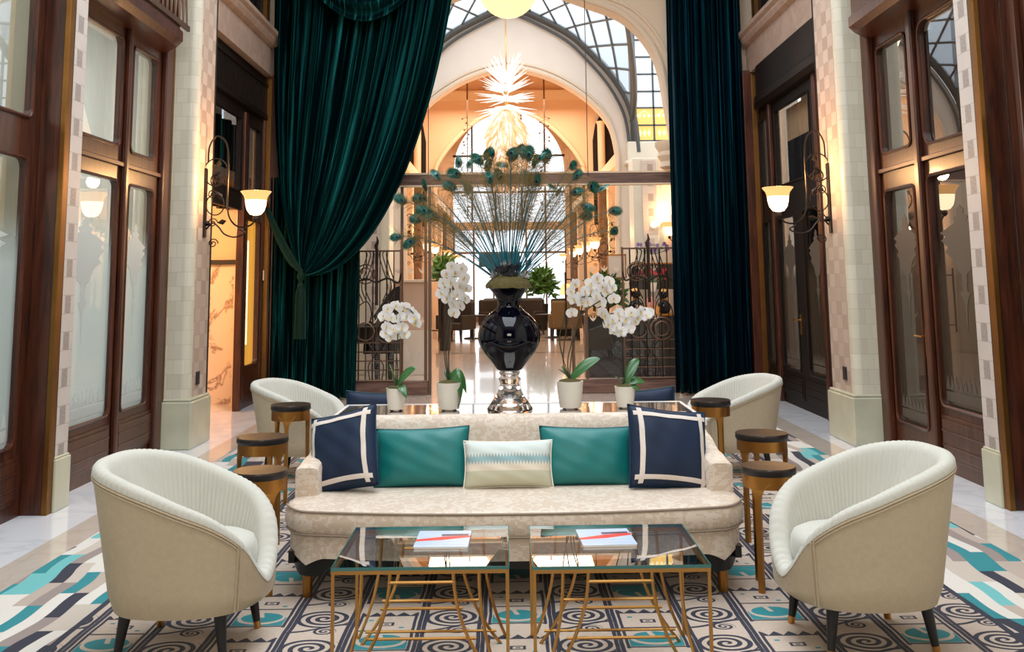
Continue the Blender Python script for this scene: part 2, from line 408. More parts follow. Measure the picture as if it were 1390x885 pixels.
M['rug'] = rug_mat()
def brocade(name, base, hi, rough=.5, scale=34):
    m, nt, b = newmat(name); x, y, z, t = coords(nt)
    w = nt.nodes.new('ShaderNodeTexBrick'); mp = nt.nodes.new('ShaderNodeMapping'); nt.links.new(t.outputs['Object'], mp.inputs[0])
    mp.inputs['Rotation'].default_value = (PI/2*.0, 0, 0)
    n1 = noise_n(nt, 1, 2, comb(nt, (x*90).floor()*.37, (z*120+y*80).floor()*.37))
    n2 = noise_n(nt, 9, 3)
    f = (n1*.8+n2*.5).gt(.66)
    c = mixc(nt, f, base, hi); nt.links.new(c, b.inputs['Base Color'])
    b.inputs['Roughness'].default_value = rough; b.inputs['Sheen Weight'].default_value = .25
    bump(nt, b, f, .25, .003); return m
M['sofa_fabric'] = brocade('ivory_brocade', (.61, .49, .38), (.70, .60, .50))
M['chair_out'] = flat('oatmeal_linen', (.50, .41, .285), .85, var=.10, vs=40, bmp=.35, bs=220, sheen=.15)
M['chair_in'] = flat('ivory_velvet', (.55, .54, .48), .75, var=.05, vs=10, sheen=.35, sheen_tint=(.9, 1, 1))
M['piping_dark'] = flat('taupe_piping', (.32, .25, .19), .7)
def weave_pillow():
    m, nt, b = newmat('pale_banded_weave'); x, y, z, t = coords(nt)
    zig = ((x/.016).frac()-.5).abs()*.05
    blue = AND((z-.012-zig*.9).abs().lt(.019))
    cream = (z-.005).abs().lt(.040)
    c = mixc(nt, z.gt(.03), (.56, .55, .42), (.62, .68, .66))
    c = mixc(nt, cream, c, (.74, .66, .55)); c = mixc(nt, blue, c, (.28, .44, .48))
    nt.links.new(c, b.inputs['Base Color']); b.inputs['Roughness'].default_value = .85; return m
M['weave'] = weave_pillow()
def cover_mat():
    m, nt, b = newmat('magazine_cover'); x, y, z, t = coords(nt)
    c = mixc(nt, noise_n(nt, 2, 2, scaled(nt, 2, 14, 1)), (.30, .45, .72), (.70, .76, .88))
    red = AND((y-x*.28-.005).abs().lt(.028-(x.abs()*.12)), x.abs().lt(.115))
    dk = AND((y-.055-x*.05).abs().lt(.016), x.gt(-.01), x.lt(.10))
    c = mixc(nt, dk, c, (.10, .04, .09)); c = mixc(nt, red, c, (.80, .03, .02))
    nt.links.new(c, b.inputs['Base Color']); b.inputs['Roughness'].default_value = .25; return m
M['cover'] = cover_mat()
M['paper'] = flat('paper_edge', (.8, .78, .74), .7)
# ------------------------------------------------------------------ mesh helpers
class MB:
    def __init__(s): s.v = []; s.f = []; s.m = []
    def add(s, vs, fs, mi=0):
        o = len(s.v); s.v += [tuple(v) for v in vs]; s.f += [tuple(i+o for i in f) for f in fs]; s.m += [mi]*len(fs); return s
    def box(s, x0, x1, y0, y1, z0, z1, mi=0):
        vs = [(x, y, z) for z in (z0, z1) for y in (y0, y1) for x in (x0, x1)]
        return s.add(vs, [(0, 2, 3, 1), (4, 5, 7, 6), (0, 1, 5, 4), (2, 6, 7, 3), (0, 4, 6, 2), (1, 3, 7, 5)], mi)
    def tube(s, pts, r, n=8, mi=0, cap=True, flat=1.0):
        pts = [Vector(p) for p in pts]; rs = r if isinstance(r, (list, tuple)) else [r]*len(pts)
        up = None; rings = []
        for i, p in enumerate(pts):
            a = pts[max(0, i-1)]; b = pts[min(len(pts)-1, i+1)]; t = (b-a)
            if t.length < 1e-9: t = Vector((0, 0, 1))
            t.normalize()
            if up is None: up = Vector((0, 0, 1)) if abs(t.z) < .9 else Vector((0, 1, 0))
            sd = t.cross(up)
            if sd.length < 1e-6: sd = t.orthogonal()
            sd.normalize(); up = sd.cross(t).normalized()
            rings.append([p+(sd*math.cos(2*PI*k/n)+up*flat*math.sin(2*PI*k/n))*rs[i] for k in range(n)])
        vs = [v for rg in rings for v in rg]; fs = []
        for i in range(len(pts)-1):
            for k in range(n):
                a = i*n+k; b = i*n+(k+1) % n; fs.append((a, b, b+n, a+n))
        if cap: fs.append(tuple(range(n))[::-1]); fs.append(tuple((len(pts)-1)*n+k for k in range(n)))
        return s.add(vs, fs, mi)
    def lathe(s, prof, n=32, c=(0, 0), mi=0, sq=1.0, cap=True):
        vs = [(c[0]+r*math.cos(2*PI*k/n), c[1]+r*math.sin(2*PI*k/n)*sq, z) for r, z in prof for k in range(n)]
        fs = []
        for i in range(len(prof)-1):
            for k in range(n):
                a = i*n+k; b = i*n+(k+1) % n; fs.append((a, b, b+n, a+n))
        if cap: fs.append(tuple(range(n))[::-1]); fs.append(tuple((len(prof)-1)*n+k for k in range(n)))
        return s.add(vs, fs, mi)
    def grid(s, rows, closed=False, mi=0):
        n = len(rows[0]); vs = [v for r in rows for v in r]; fs = []
        for i in range(len(rows)-1):
            for k in range(n if closed else n-1):
                a = i*n+k; b = i*n+(k+1) % n; fs.append((a, b, b+n, a+n))
        return s.add(vs, fs, mi)
    def prism(s, poly, axis, a, b, mi=0):      # polygon (2D) extruded along axis from a to b
        def P(u, v, w): return {'x': (w, u, v), 'y': (u, w, v), 'z': (u, v, w)}[axis]
        n = len(poly); vs = [P(u, v, a) for u, v in poly]+[P(u, v, b) for u, v in poly]
        fs = [tuple(range(n))[::-1], tuple(range(n, 2*n))]+[(i, (i+1) % n, (i+1) % n+n, i+n) for i in range(n)]
        return s.add(vs, fs, mi)
    def xf(s, mat, start=0):
        for i in range(start, len(s.v)): s.v[i] = tuple(mat @ Vector(s.v[i]))
        return s
    def build(s, name, mats, parent=None, smooth=False, bevel=0, seg=2, loc=None, angle=40, uvgrid=None):
        me = bpy.data.meshes.new(name); me.from_pydata(s.v, [], s.f)
        if not isinstance(mats, (list, tuple)): mats = [mats]
        for m in mats: me.materials.append(M[m] if isinstance(m, str) else m)
        me.polygons.foreach_set('material_index', s.m)
        bm = bmesh.new(); bm.from_mesh(me); bmesh.ops.recalc_face_normals(bm, faces=bm.faces); bm.to_mesh(me); bm.free()
        if smooth:
            me.polygons.foreach_set('use_smooth', [True]*len(me.polygons))
            if angle: me.set_sharp_from_angle(angle=math.radians(angle))
        if uvgrid:      # uv by row and column of the one grid
            n_, r_ = uvgrid; uv = me.uv_layers.new(name='UVMap')
            for lp in me.loops: i_ = lp.vertex_index; uv.data[lp.index].uv = ((i_ % n_)/(n_-1), (i_//n_)/(r_-1))
        me.update(); o = bpy.data.objects.new(name, me); COL.objects.link(o)
        if parent: o.parent = parent
        if loc: o.location = loc
        if bevel:
            bv = o.modifiers.new('bevel', 'BEVEL'); bv.width = bevel; bv.segments = seg; bv.limit_method = 'ANGLE'
        return o
def tag(o, label, cat, group=None):
    o['label'] = label; o['category'] = cat
    if group: o['group'] = group
    return o
def thing(name, label, cat, loc=(0, 0, 0), rz=0.0, group=None):
    o = bpy.data.objects.new(name, None); COL.objects.link(o); o.location = loc; o.rotation_euler = (0, 0, rz); o.empty_display_size = .1
    return tag(o, label, cat, group)
def struct(o, label=None, cat=None):
    o['kind'] = 'structure'
    if label: o['label'] = label
    if cat: o['category'] = cat
    return o
def sempty(name, label=None):
    o = bpy.data.objects.new(name, None); COL.objects.link(o); return struct(o, label)
def dup(root, loc=None, rz=None, label=None, group=None, scale=None):
    def rec(o, par):
        c = o.copy(); COL.objects.link(c); c.parent = par
        for ch in list(o.children): rec(ch, c)
        return c
    r = rec(root, None)
    if loc: r.location = loc
    if rz is not None: r.rotation_euler = (0, 0, rz)
    if label: r['label'] = label
    if group: r['group'] = group
    if scale: r.scale = scale
    return r
def lerp(a, b, t): return a+(b-a)*t
def sm(t): t = max(0, min(1, t)); return t*t*(3-2*t)
def interp(xs, ys, x):
    if x <= xs[0]: return ys[0]
    for i in range(len(xs)-1):
        if x <= xs[i+1]:
            return lerp(ys[i], ys[i+1], sm((x-xs[i])/(xs[i+1]-xs[i])))
    return ys[-1]
def bez(p0, p1, p2, p3, t):
    a = (1-t)**3; b = 3*(1-t)**2*t; c = 3*(1-t)*t*t; d = t**3
    return tuple(a*p0[i]+b*p1[i]+c*p2[i]+d*p3[i] for i in range(len(p0)))
def arc(cx, cz, r, a0, a1, n=16, rx=None):
    return [(cx+(rx or r)*math.cos(lerp(a0, a1, i/n)), cz+r*math.sin(lerp(a0, a1, i/n))) for i in range(n+1)]
def catmull(pts, n=8):
    pts = [Vector(p) for p in pts]; out = []
    for i in range(len(pts)-1):
        p0 = pts[max(0, i-1)]; p1 = pts[i]; p2 = pts[i+1]; p3 = pts[min(len(pts)-1, i+2)]
        for k in range(n):
            t = k/n; out.append(.5*((2*p1)+(-p0+p2)*t+(2*p0-5*p1+4*p2-p3)*t*t+(-p0+3*p1-3*p2+p3)*t**3))
    out.append(pts[-1]); return out
# ------------------------------------------------------------------ the room shell
def SX(s, d): return -3.25+d if s < 0 else 3.40-d
def sbox(mb, s, d0, d1, y0, y1, z0, z1, mi=0):
    a, b = sorted((SX(s, d0), SX(s, d1))); return mb.box(a, b, y0, y1, z0, z1, mi)
struct(MB().box(-6.5, 6.5, -6, 46, -.12, 0).build('floor', 'floor'), 'polished marble floor, white at the walls, beige by the rug')
# hall ceiling with a long skylight opening, gallery walls up to it
c = MB(); c.box(-3.9, -1.75, -4.5, 13.2, 6.9, 7.1); c.box(1.9, 4.0, -4.5, 13.2, 6.9, 7.1); c.box(-1.75, 1.9, -4.5, -.5, 6.9, 7.1); c.box(-1.75, 1.9, 11.5, 13.2, 6.9, 7.1)
struct(c.build('ceiling', 'plaster'))
q = MB(); q.box(-4.0, 4.1, -4.7, -4.5, 0, 7.0); struct(q.build('wall_front', 'wood_dark'), 'panelled wall behind the viewer')
sk = sempty('window_1', 'glazed skylight in the hall ceiling')
g = MB()
for i in range(9): g.box(-1.75, 1.9, -.5+i*1.5-.03, -.5+i*1.5+.03, 6.92, 7.0)
for x in (-1.0, .07, 1.15): g.box(x-.03, x+.03, -.5, 11.5, 6.92, 7.0)
g.build('glazing_bars', 'steel', sk)
MB().box(-1.75, 1.9, -.5, 11.5, 7.0, 7.01).build('pane', 'pane_roof', sk)

def ring(mb, s, d, y0, y1, z0, z1, hy0, hy1, hz0, hz1, r=.07, th=.05, mi=0, notch=True):
    # flat leaf with a rounded-corner opening
    cs = [((hy0+r, hz0+r), PI, (y0, z0)), ((hy1-r, hz0+r), 1.5*PI, (y1, z0)), ((hy1-r, hz1-r), 0, (y1, z1)), ((hy0+r, hz1-r), .5*PI, (y0, z1))]
    loops = []
    for dd in (d, d-th):
        xx = SX(s, dd); o = len(mb.v); vs = []; K = 6
        for (cy, cz), a0, oc in cs:
            vs.append((xx, oc[0], oc[1]))
            for k in range(K+1):
                a = a0+.5*PI*k/K; vs.append((xx, cy+r*math.cos(a), cz+r*math.sin(a)))
        fs = []
        for i in range(4):
            b = i*(K+2); nb = ((i+1) % 4)*(K+2)
            for k in range(K): fs.append((b, b+1+k, b+2+k))
            fs.append((b, b+K+1, nb+1, nb))
        mb.add(vs, fs, mi); loops.append(o)
    inner = [i*(8)+1+k for i in range(4) for k in range(7)]; outer = [i*8 for i in range(4)]
    for L in (inner, outer):
        n = len(L)
        for i in range(n):
            a, b = L[i], L[(i+1) % n]; mb.f.append((loops[0]+a, loops[0]+b, loops[1]+b, loops[1]+a)); mb.m.append(mi)
    return [(vs_[1], vs_[2]) for vs_ in [mb.v[loops[0]+i] for i in inner]]
def hole_mould(mb, s, d, pts, r=.012, mi=0):
    P = [(SX(s, d+.004), y, z) for y, z in pts]; mb.tube(P+[P[0]], r, 6, mi, cap=False)
def emblem(mb, s, d, yc, zt, w, h):
    # lantern shaped etched ornament hanging from zt
    def poly(pts): mb.prism([(yc+p[0]*w, zt+p[1]*h) for p in pts], 'x', SX(s, d), SX(s, d+.0015))
    up = [(0, .02), (.07, -.02), (.05, -.05), (.14, -.08), (.10, -.11), (.22, -.14), (.42, -.19), (.30, -.22), (.40, -.25), (.27, -.31), (.33, -.35), (.18, -.41), (.12, -.50), (.05, -.53), (.04, -.66), (.09, -.68), (.05, -.72), (.02, -.78), (.0, -1.0)]
    L = [(-x, z) for x, z in up[::-1] if x > 0]
    poly(up+L)
def door_leaf(root, s, y0, y1, z0, z1, hole, pane, wd='wood', kick=True, d=0.0, r=.07, etch=None, zig=True, inner_frame=True):
    hy0, hy1, hz0, hz1 = hole
    mb = MB(); pts = ring(mb, s, d, y0, y1, z0, z1, hy0, hy1, hz0, hz1, r)
    hole_mould(mb, s, d, pts, .014)
    leaf = mb.build('door_leaf', wd, root, smooth=True)
    if kick and hz0-z0 > .3:
        k = MB(); a, b = y0+.07, y1-.07; zz0, zz1 = z0+.10, hz0-.07
        sbox(k, s, d, d+.012, a, b, zz0, zz1); sbox(k, s, d+.012, d+.022, a+.03, b-.03, zz0+.03, zz1-.03)
        for q in (.33, .66): sbox(k, s, d+.022, d+.03, a+.03, b-.03, lerp(zz0, zz1, q)-.006, lerp(zz0, zz1, q)+.006)
        k.build('kick_panel', wd, root, bevel=.004)
    xx = SX(s, d-.03)
    p = MB().add([(xx, hy0-.01, hz0-.01), (xx, hy1+.01, hz0-.01), (xx, hy1+.01, hz1+.01), (xx, hy0-.01, hz1+.01)], [(0, 1, 2, 3)])
    p.build('pane', pane, root)
    if etch:
        e = MB(); w = hy1-hy0
        emblem(e, s, d-.029, (hy0+hy1)/2, 2.02 if hz1 > 2 else hz1-.2, w*.95, .95)
        if zig:
            n = max(3, int(w/.075)); st = (w-.06)/n
            for i in range(n):
                a = hy0+.03+i*st; e.prism([(a, hz0+.13), (a+st, hz0+.13), (a+st/2, hz0+.24)], 'x', SX(s, d-.029), SX(s, d-.0275))
            sbox(e, s, d-.029, d-.0275, hy0+.03, hy1-.03, hz0+.04, hz0+.115)
        e.build('etched_ornament', etch, root)
    return leaf
def handle(root, s, y, z, d=0.0):
    h = MB(); sbox(h, s, d, d+.01, y-.02, y+.02, z-.17, z+.06); h.tube([(SX(s, d+.01), y, z), (SX(s, d+.05), y, z), (SX(s, d+.055), y+.02, z), (SX(s, d+.055), y+.12, z+.003)], .008, 8)
    h.build('door_handle', 'gold', root, smooth=True)
def bulkhead(root, s, y0, y1, z0, zt, wd, fret=True, bulge=.22, d=0.0, grille_mat='gold'):
    # bowed transom box above the doors
    mb = MB(); n = 14; sec = []
    for i in range(n+1):
        t = i/n; y = lerp(y0, y1, t); e = min(t, 1-t)*5; off = bulge*sm(min(1, e*1.3))+.05
        sec.append([(SX(s, d), y, z0-.0), (SX(s, d+off-.05), y, z0), (SX(s, d+off), y, z0+.05), (SX(s, d+off), y, z0+.14), (SX(s, d+off-.03), y, z0+.17), (SX(s, d+off-.03), y, zt)])
    mb.grid(sec); mb.build('transom_box', wd, root, smooth=True, angle=30)
    if fret:
        f = MB(); xo = d+bulge+.03
        ya, yb = y0+.5*(y1-y0)*.25, y1-.5*(y1-y0)*.25; k = int((yb-ya)/.11)
        for i in range(k+1):
            y = lerp(ya, yb, i/k)
            f.tube([(SX(s, xo), y, z0+.24), (SX(s, xo), y+.11, zt-.06)], .009, 5); f.tube([(SX(s, xo), y+.11, z0+.24), (SX(s, xo), y, zt-.06)], .009, 5)
        sbox(f, s, xo-.01, xo+.015, ya-.05, yb+.16, z0+.19, z0+.24); sbox(f, s, xo-.01, xo+.015, ya-.05, yb+.16, zt-.08, zt-.03)
        f.build('fretwork_grille', grille_mat, root)

LW = dict(p1=(6.9, 7.13), b1=(7.13, 9.45), p2=(9.45, 10.02), b2=(10.02, 13.35))
RW = dict(p1=(6.7, 6.94), b1=(6.94, 9.18), p2=(9.18, 9.85), b2=(9.85, 13.35))
def pilasters(s, w, side):
    a, b = w['p1']; c0, d0 = w['p2']
    zt = 6.9
    root = sempty('wall_'+side, 'tiled '+side+' wall of the hall with pilasters')
    core = MB()
    sbox(core, s, -.7, .0, a, b, 0, zt); sbox(core, s, -.7, .0, c0, d0, 0, zt); sbox(core, s, -.7, -.62, -4.5, 13.35, 0, zt)
    if s < 0:
        core = MB(); sbox(core, s, -.7, .0, a, b, 0, zt); sbox(core, s, -.7, .0, c0, d0, 0, zt); sbox(core, s, -.7, -.62, -4.5, 9.9, 0, zt); sbox(core, s, -.7, -.62, 9.9, 13.35, 2.7, zt)
    core.build('masonry', 'stone', root)
    # small pilaster: pale tile with a column of patterned squares, wood and brass strips toward the viewer
    q = MB(); x0, x1 = sorted((SX(s, 0), SX(s, .18))); y0, y1 = a+.02, b
    q.box(x0, x1, -(y1-y0)/2, (y1-y0)/2, .36, zt)
    o = q.build('tile_face', 'tile_square', root); o.location = (0, (y0+y1)/2, 0)
    # cancel the X term of the tile pattern by keeping the face centred on x = 0 of its own space
    for v in o.data.vertices: v.co.x -= SX(s, .18)
    o.location.x = SX(s, .18)
    st = MB(); sbox(st, s, 0, .17, a-.05, a+.018, 0, zt); st.build('wood_jamb', 'wood', root, bevel=.004)
    br = MB(); sbox(br, s, .145, .185, a-.058, a+.019, 0, zt); br.build('brass_strip', 'brass', root, bevel=.004)
    ln = MB(); sbox(ln, s, 0, .184, a+.0185, a+.028, 0, zt); ln.build('dark_joint', 'black', root)
    # wide pillar
    e = .27
    ck = MB(); x = SX(s, e); xx0, xx1 = sorted((SX(s, 0), x)); ck.box(xx0-x, xx1-x, c0+.09, d0-.01, .45, zt)
    o = ck.build('checker_tiles', 'tile_check', root); o.location.x = x
    cr = MB(); n = 8; pts = []
    R = .075
    poly = [(SX(s, 0), c0)]
    for k in range(n+1):
        a2 = k/n*PI/2; poly.append((SX(s, e-R+R*math.sin(a2)), c0+R-R*math.cos(a2)))
    poly += [(SX(s, e+.002), c0+.10), (SX(s, 0), c0+.10)]
    cr.prism(poly, 'z', .45, zt); cr.build('cream_tiles', 'tile_cream', root, smooth=True, angle=50)
    edge = MB(); edge.tube([(SX(s, e), d0-.005, .45), (SX(s, e), d0-.005, zt)], .012, 8); edge.build('corner_bead', 'iron', root, smooth=True)
    bs = MB(); sbox(bs, s, 0, .05, c0-.03, c0, 0, zt); bs.build('brass_strip', 'brass', root, bevel=.003)
    # gallery storey over the doors: lintel, cornice (only the far bay shows it)
    y0, y1 = w['b2']
    l = MB(); sbox(l, s, -.1, .10, y0, y1, 4.27, 4.66); l.build('stone_lintel', 'lintel', root)
    cn = MB(); prof = [(.10, 4.64), (.16, 4.66), (.19, 4.71), (.19, 4.74), (.23, 4.77), (.23, 4.82), (-.1, 4.82), (-.1, 4.64)]
    cn.prism([(SX(s, p[0]), p[1]) for p in prof], 'y', y0, y1+.1); cn.build('cornice', 'lintel', root)
    # marble bases
    tr = sempty('trim_%d' % (1 if s < 0 else 2), 'greenish marble plinths of the '+side+' pilasters')
    m = MB(); sbox(m, s, 0, .20, a+.015, b+.02, 0, .345); sbox(m, s, 0, .192, a+.02, b+.01, .345, .36); m.build('plinth', 'marble_base', tr, bevel=.008)
    m = MB(); sbox(m, s, 0, e+.045, c0-.035, d0+.02, 0, .43); sbox(m, s, 0, e+.03, c0-.02, d0+.01, .43, .455); m.build('plinth', 'marble_base', tr, bevel=.012)
    if s > 0: pass
    ou = MB(); sbox(ou, s, e+.0, e+.012, c0+.22, c0+.31, .56, .68); sbox(ou, s, e+.012, e+.016, c0+.235, c0+.295, .58, .66)
    ou.build('wall_outlet', 'outlet', root)
    return root
wl = pilasters(-1, LW, 'left'); wr = pilasters(1, RW, 'right')

# ---- left wall doors
LD = .0
d1 = sempty('door_1', 'tall mahogany glazed doors between the left pilasters')
yb0, yb1 = LW['b1']
door_leaf(d1, -1, 7.13, 8.36, 0, 2.51, (7.24, 8.27, .46, 2.37), 'pane_left', etch='etch')
door_leaf(d1, -1, 8.36, 9.40, 0, 2.51, (8.50, 9.10, .46, 2.36), 'pane_left', etch='etch')
door_leaf(d1, -1, 7.13, 8.36, 2.51, 3.72, (7.24, 8.27, 2.66, 3.58), 'pane_left', kick=False)
door_leaf(d1, -1, 8.36, 9.40, 2.51, 3.72, (8.50, 9.10, 2.64, 3.58), 'pane_left', kick=False)
p = MB(); sbox(p, -1, 0, .045, 8.33, 8.40, 0, 3.72); sbox(p, -1, 0, .05, 9.22, 9.41, 0, 4.6); p.build('mullion', 'wood', d1, bevel=.012)
p = MB(); sbox(p, -1, 0, .03, 7.13, 9.41, 2.49, 2.53); p.build('transom_rail', 'wood_y', d1, bevel=.006)
bulkhead(d1, -1, 7.10, 9.30, 3.68, 4.75, 'wood', True, .22, grille_mat='iron_warm')
d2 = sempty('door_2', 'mahogany glazed door nearest the viewer at the left')
door_leaf(d2, -1, 5.2, 6.86, 0, 2.50, (5.35, 6.70, .46, 2.36), 'pane_left', etch='etch', zig=True)
door_leaf(d2, -1, 5.2, 6.86, 2.50, 5.2, (5.35, 6.72, 2.64, 4.6), 'pane_left', kick=False)
door_leaf(d2, -1, 3.4, 5.2, 0, 2.50, (3.6, 5.05, .46, 2.36), 'pane_left')
door_leaf(d2, -1, 3.4, 5.2, 2.50, 5.2, (3.6, 5.05, 2.64, 4.6), 'pane_left', kick=False)
# ---- right wall doors
d3 = sempty('door_3', 'dark mahogany glazed doors between the right pilasters')
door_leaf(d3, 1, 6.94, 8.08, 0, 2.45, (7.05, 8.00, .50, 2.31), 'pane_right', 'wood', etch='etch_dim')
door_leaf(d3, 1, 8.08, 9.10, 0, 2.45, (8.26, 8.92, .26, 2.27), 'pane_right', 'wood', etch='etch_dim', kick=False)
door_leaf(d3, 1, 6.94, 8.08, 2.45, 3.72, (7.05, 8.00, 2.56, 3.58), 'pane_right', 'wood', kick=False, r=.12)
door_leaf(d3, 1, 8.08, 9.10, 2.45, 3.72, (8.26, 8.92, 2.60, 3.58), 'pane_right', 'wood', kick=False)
p = MB(); sbox(p, 1, 0, .05, 8.04, 8.13, 0, 3.72); sbox(p, 1, 0, .06, 8.98, 9.15, 0, 5.2); p.build('mullion', 'wood', d3, bevel=.012)
p = MB(); sbox(p, 1, 0, .03, 6.94, 9.1, 2.43, 2.47); p.build('transom_rail', 'wood_y', d3, bevel=.006)
handle(d3, 1, 8.20, 1.02, .0)
bulkhead(d3, 1, 6.92, 9.10, 3.70, 4.9, 'wood', False, .24)
d4 = sempty('door_4', 'dark door frame nearest the viewer at the right')
door_leaf(d4, 1, 4.9, 6.64, 0, 2.45, (5.1, 6.30, .55, 2.3), 'pane_right', 'wood')
door_leaf(d4, 1, 4.9, 6.64, 2.45, 5.2, (5.1, 6.30, 2.6, 4.7), 'pane_dark', 'wood', kick=False)
p = MB(); sbox(p, 1, 0, .05, 6.38, 6.44, 0, 5.2); p.build('moulding', 'wood', d4, bevel=.01)
pl = MB(); sbox(pl, 1, .03, .05, 6.42, 6.60, .42, .78); pl.build('door_panel_plate', 'black', d4, bevel=.003)
vd = MB()
for k in range(4): sbox(vd, 1, .05, .053, 6.50, 6.52, .50+k*.07, .515+k*.07)
vd.build('plate_dots', 'white_line', d4)
# ---- far bay right
d5 = sempty('door_5', 'dark glazed double doors beyond the right wall lamp')
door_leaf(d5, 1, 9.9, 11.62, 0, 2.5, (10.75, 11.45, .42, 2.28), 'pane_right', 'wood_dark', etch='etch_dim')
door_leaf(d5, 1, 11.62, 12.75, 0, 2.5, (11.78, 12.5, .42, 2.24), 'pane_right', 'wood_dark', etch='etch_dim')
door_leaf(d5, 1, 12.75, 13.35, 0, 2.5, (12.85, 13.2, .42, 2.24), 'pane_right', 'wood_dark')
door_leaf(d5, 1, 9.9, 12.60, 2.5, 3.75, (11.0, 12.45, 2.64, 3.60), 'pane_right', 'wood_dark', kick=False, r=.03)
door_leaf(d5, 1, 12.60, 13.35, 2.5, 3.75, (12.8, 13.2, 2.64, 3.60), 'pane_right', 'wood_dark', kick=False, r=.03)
p = MB(); sbox(p, 1, 0, .05, 10.65, 10.75, 0, 3.75); sbox(p, 1, 0, .05, 12.55, 12.65, 0, 3.75); p.build('mullion', 'wood', d5, bevel=.012)
handle(d5, 1, 11.72, 1.02)
sh = MB(); sbox(sh, 1, -.10, -.08, 10.95, 12.2, 2.6, 3.18); sh.build('roller_blind', 'drape_black', d5)
cp = MB(); sbox(cp, 1, -.13, -.11, 10.9, 12.3, 3.1, 3.6); cp.build('cream_blind', 'plaster_trim', d5)
bulkhead(d5, 1, 9.9, 13.3, 3.72, 4.27, 'wood_dark', False, .10)
# ---- far bay left: open doorway below a dark fretted transom
d6 = sempty('door_6', 'open doorway beyond the left wall lamp with a dark transom')
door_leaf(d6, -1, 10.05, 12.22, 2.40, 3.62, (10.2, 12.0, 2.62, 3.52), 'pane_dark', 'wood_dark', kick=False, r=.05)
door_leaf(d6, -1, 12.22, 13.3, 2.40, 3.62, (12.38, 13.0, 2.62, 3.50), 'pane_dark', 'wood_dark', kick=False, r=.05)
door_leaf(d6, -1, 12.22, 13.3, 0, 2.40, (12.40, 13.05, .50, 2.30), 'pane_clear', 'wood', kick=True, r=.06)
for a, b, dd, zz in ((12.16, 12.27, -.06, 3.62), (13.10, 13.18, -.02, 4.2)): p = MB(); sbox(p, -1, dd, .03, a, b, 0, zz); p.build('door_jamb', 'wood', d6, bevel=.012)
for s_, rt in ((-1, d6), (1, d5)):
    p = MB(); sbox(p, s_, .0, .20, 13.20, 13.52, 0, 4.3); p.build('end_jamb', 'wood', rt, bevel=.006)
    p = MB(); sbox(p, s_, .03, .09, 13.185, 13.20, 0, 4.25); p.build('brass_strip', 'brass', rt, bevel=.003)
p = MB(); sbox(p, -1, -.10, -.05, 12.36, 13.12, .45, 2.34); p.build('amber_panel', 'amber_glass', d6)
p = MB(); sbox(p, -1, -.049, -.042, 12.50, 12.72, .75, 2.05); p.build('lit_tube', 'amber_hot', d6, bevel=.003)
p = MB(); sbox(p, -1, .061, .07, 13.05, 13.10, 1.55, 1.68); p.build('light_switch', 'plaster_trim', d6)
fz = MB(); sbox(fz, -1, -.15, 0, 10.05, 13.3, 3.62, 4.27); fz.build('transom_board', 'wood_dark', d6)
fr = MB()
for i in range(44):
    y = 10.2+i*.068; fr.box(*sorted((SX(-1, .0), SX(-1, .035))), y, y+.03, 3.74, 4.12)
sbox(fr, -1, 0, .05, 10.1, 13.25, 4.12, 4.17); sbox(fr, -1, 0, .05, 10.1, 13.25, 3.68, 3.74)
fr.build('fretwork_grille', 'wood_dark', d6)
# alcove seen through it
nz = sempty('wall_alcove', 'peach walls of the alcove behind the left doorway')
q = MB(); q.box(-6.0, -3.44, 12.9, 13.0, 1.80, 2.9); q.build('upper_wall', 'plaster_warm', nz)
q = MB(); q.box(-6.0, -3.52, 12.9, 13.0, 0, 1.76); q.build('marble_slab', 'marble_veined', nz)
q = MB(); q.box(-3.52, -3.38, 12.88, 13.0, 0, 1.76); q.build('marble_pier', 'plaster_trim', nz)
q = MB(); q.box(-6.0, -3.36, 12.84, 12.92, 1.755, 1.815); q.build('black_rail', 'black', nz)
q = MB(); q.box(-6.1, -6.0, 9.9, 13.0, 0, 2.9); q.box(-6.0, -3.87, 9.9, 9.98, 0, 2.9); q.box(-6.1, -3.3, 9.9, 13.0, 2.75, 2.85); q.build('side_walls', 'plaster_warm', nz)
light('alcove_lamp', 'POINT', (-4.3, 11.6, 2.35), 75, (1, .60, .28), .15)
# rooms behind the glass
bk = sempty('wall_behind_doors', 'curtained rooms behind the glazed doors')
def folds(s, d, y0, y1, z0, z1, mat, amp=.03, per=.16):
    mb = MB(); n = int((y1-y0)/.04); rows = []
    for z in (z0, z1): rows.append([(SX(s, d+amp*math.sin(i*.04/per*2*PI+.6*math.sin(i*.11))), y0+i*(y1-y0)/n, z) for i in range(n+1)])
    mb.grid(rows); o = mb.build('sheer_curtain', mat, bk, smooth=True)
folds(-1, -.25, 3.4, 6.88, 0.0, 5.2, 'drape_cream'); folds(-1, -.25, 7.15, 9.43, 0, 3.75, 'drape_cream')
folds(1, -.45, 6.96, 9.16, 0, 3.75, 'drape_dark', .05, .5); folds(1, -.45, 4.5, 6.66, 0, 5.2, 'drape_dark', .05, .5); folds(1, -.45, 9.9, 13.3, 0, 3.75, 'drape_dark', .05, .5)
folds(-1, -.35, 10.1, 13.3, 2.45, 3.6, 'drape_dark', .05, .5)
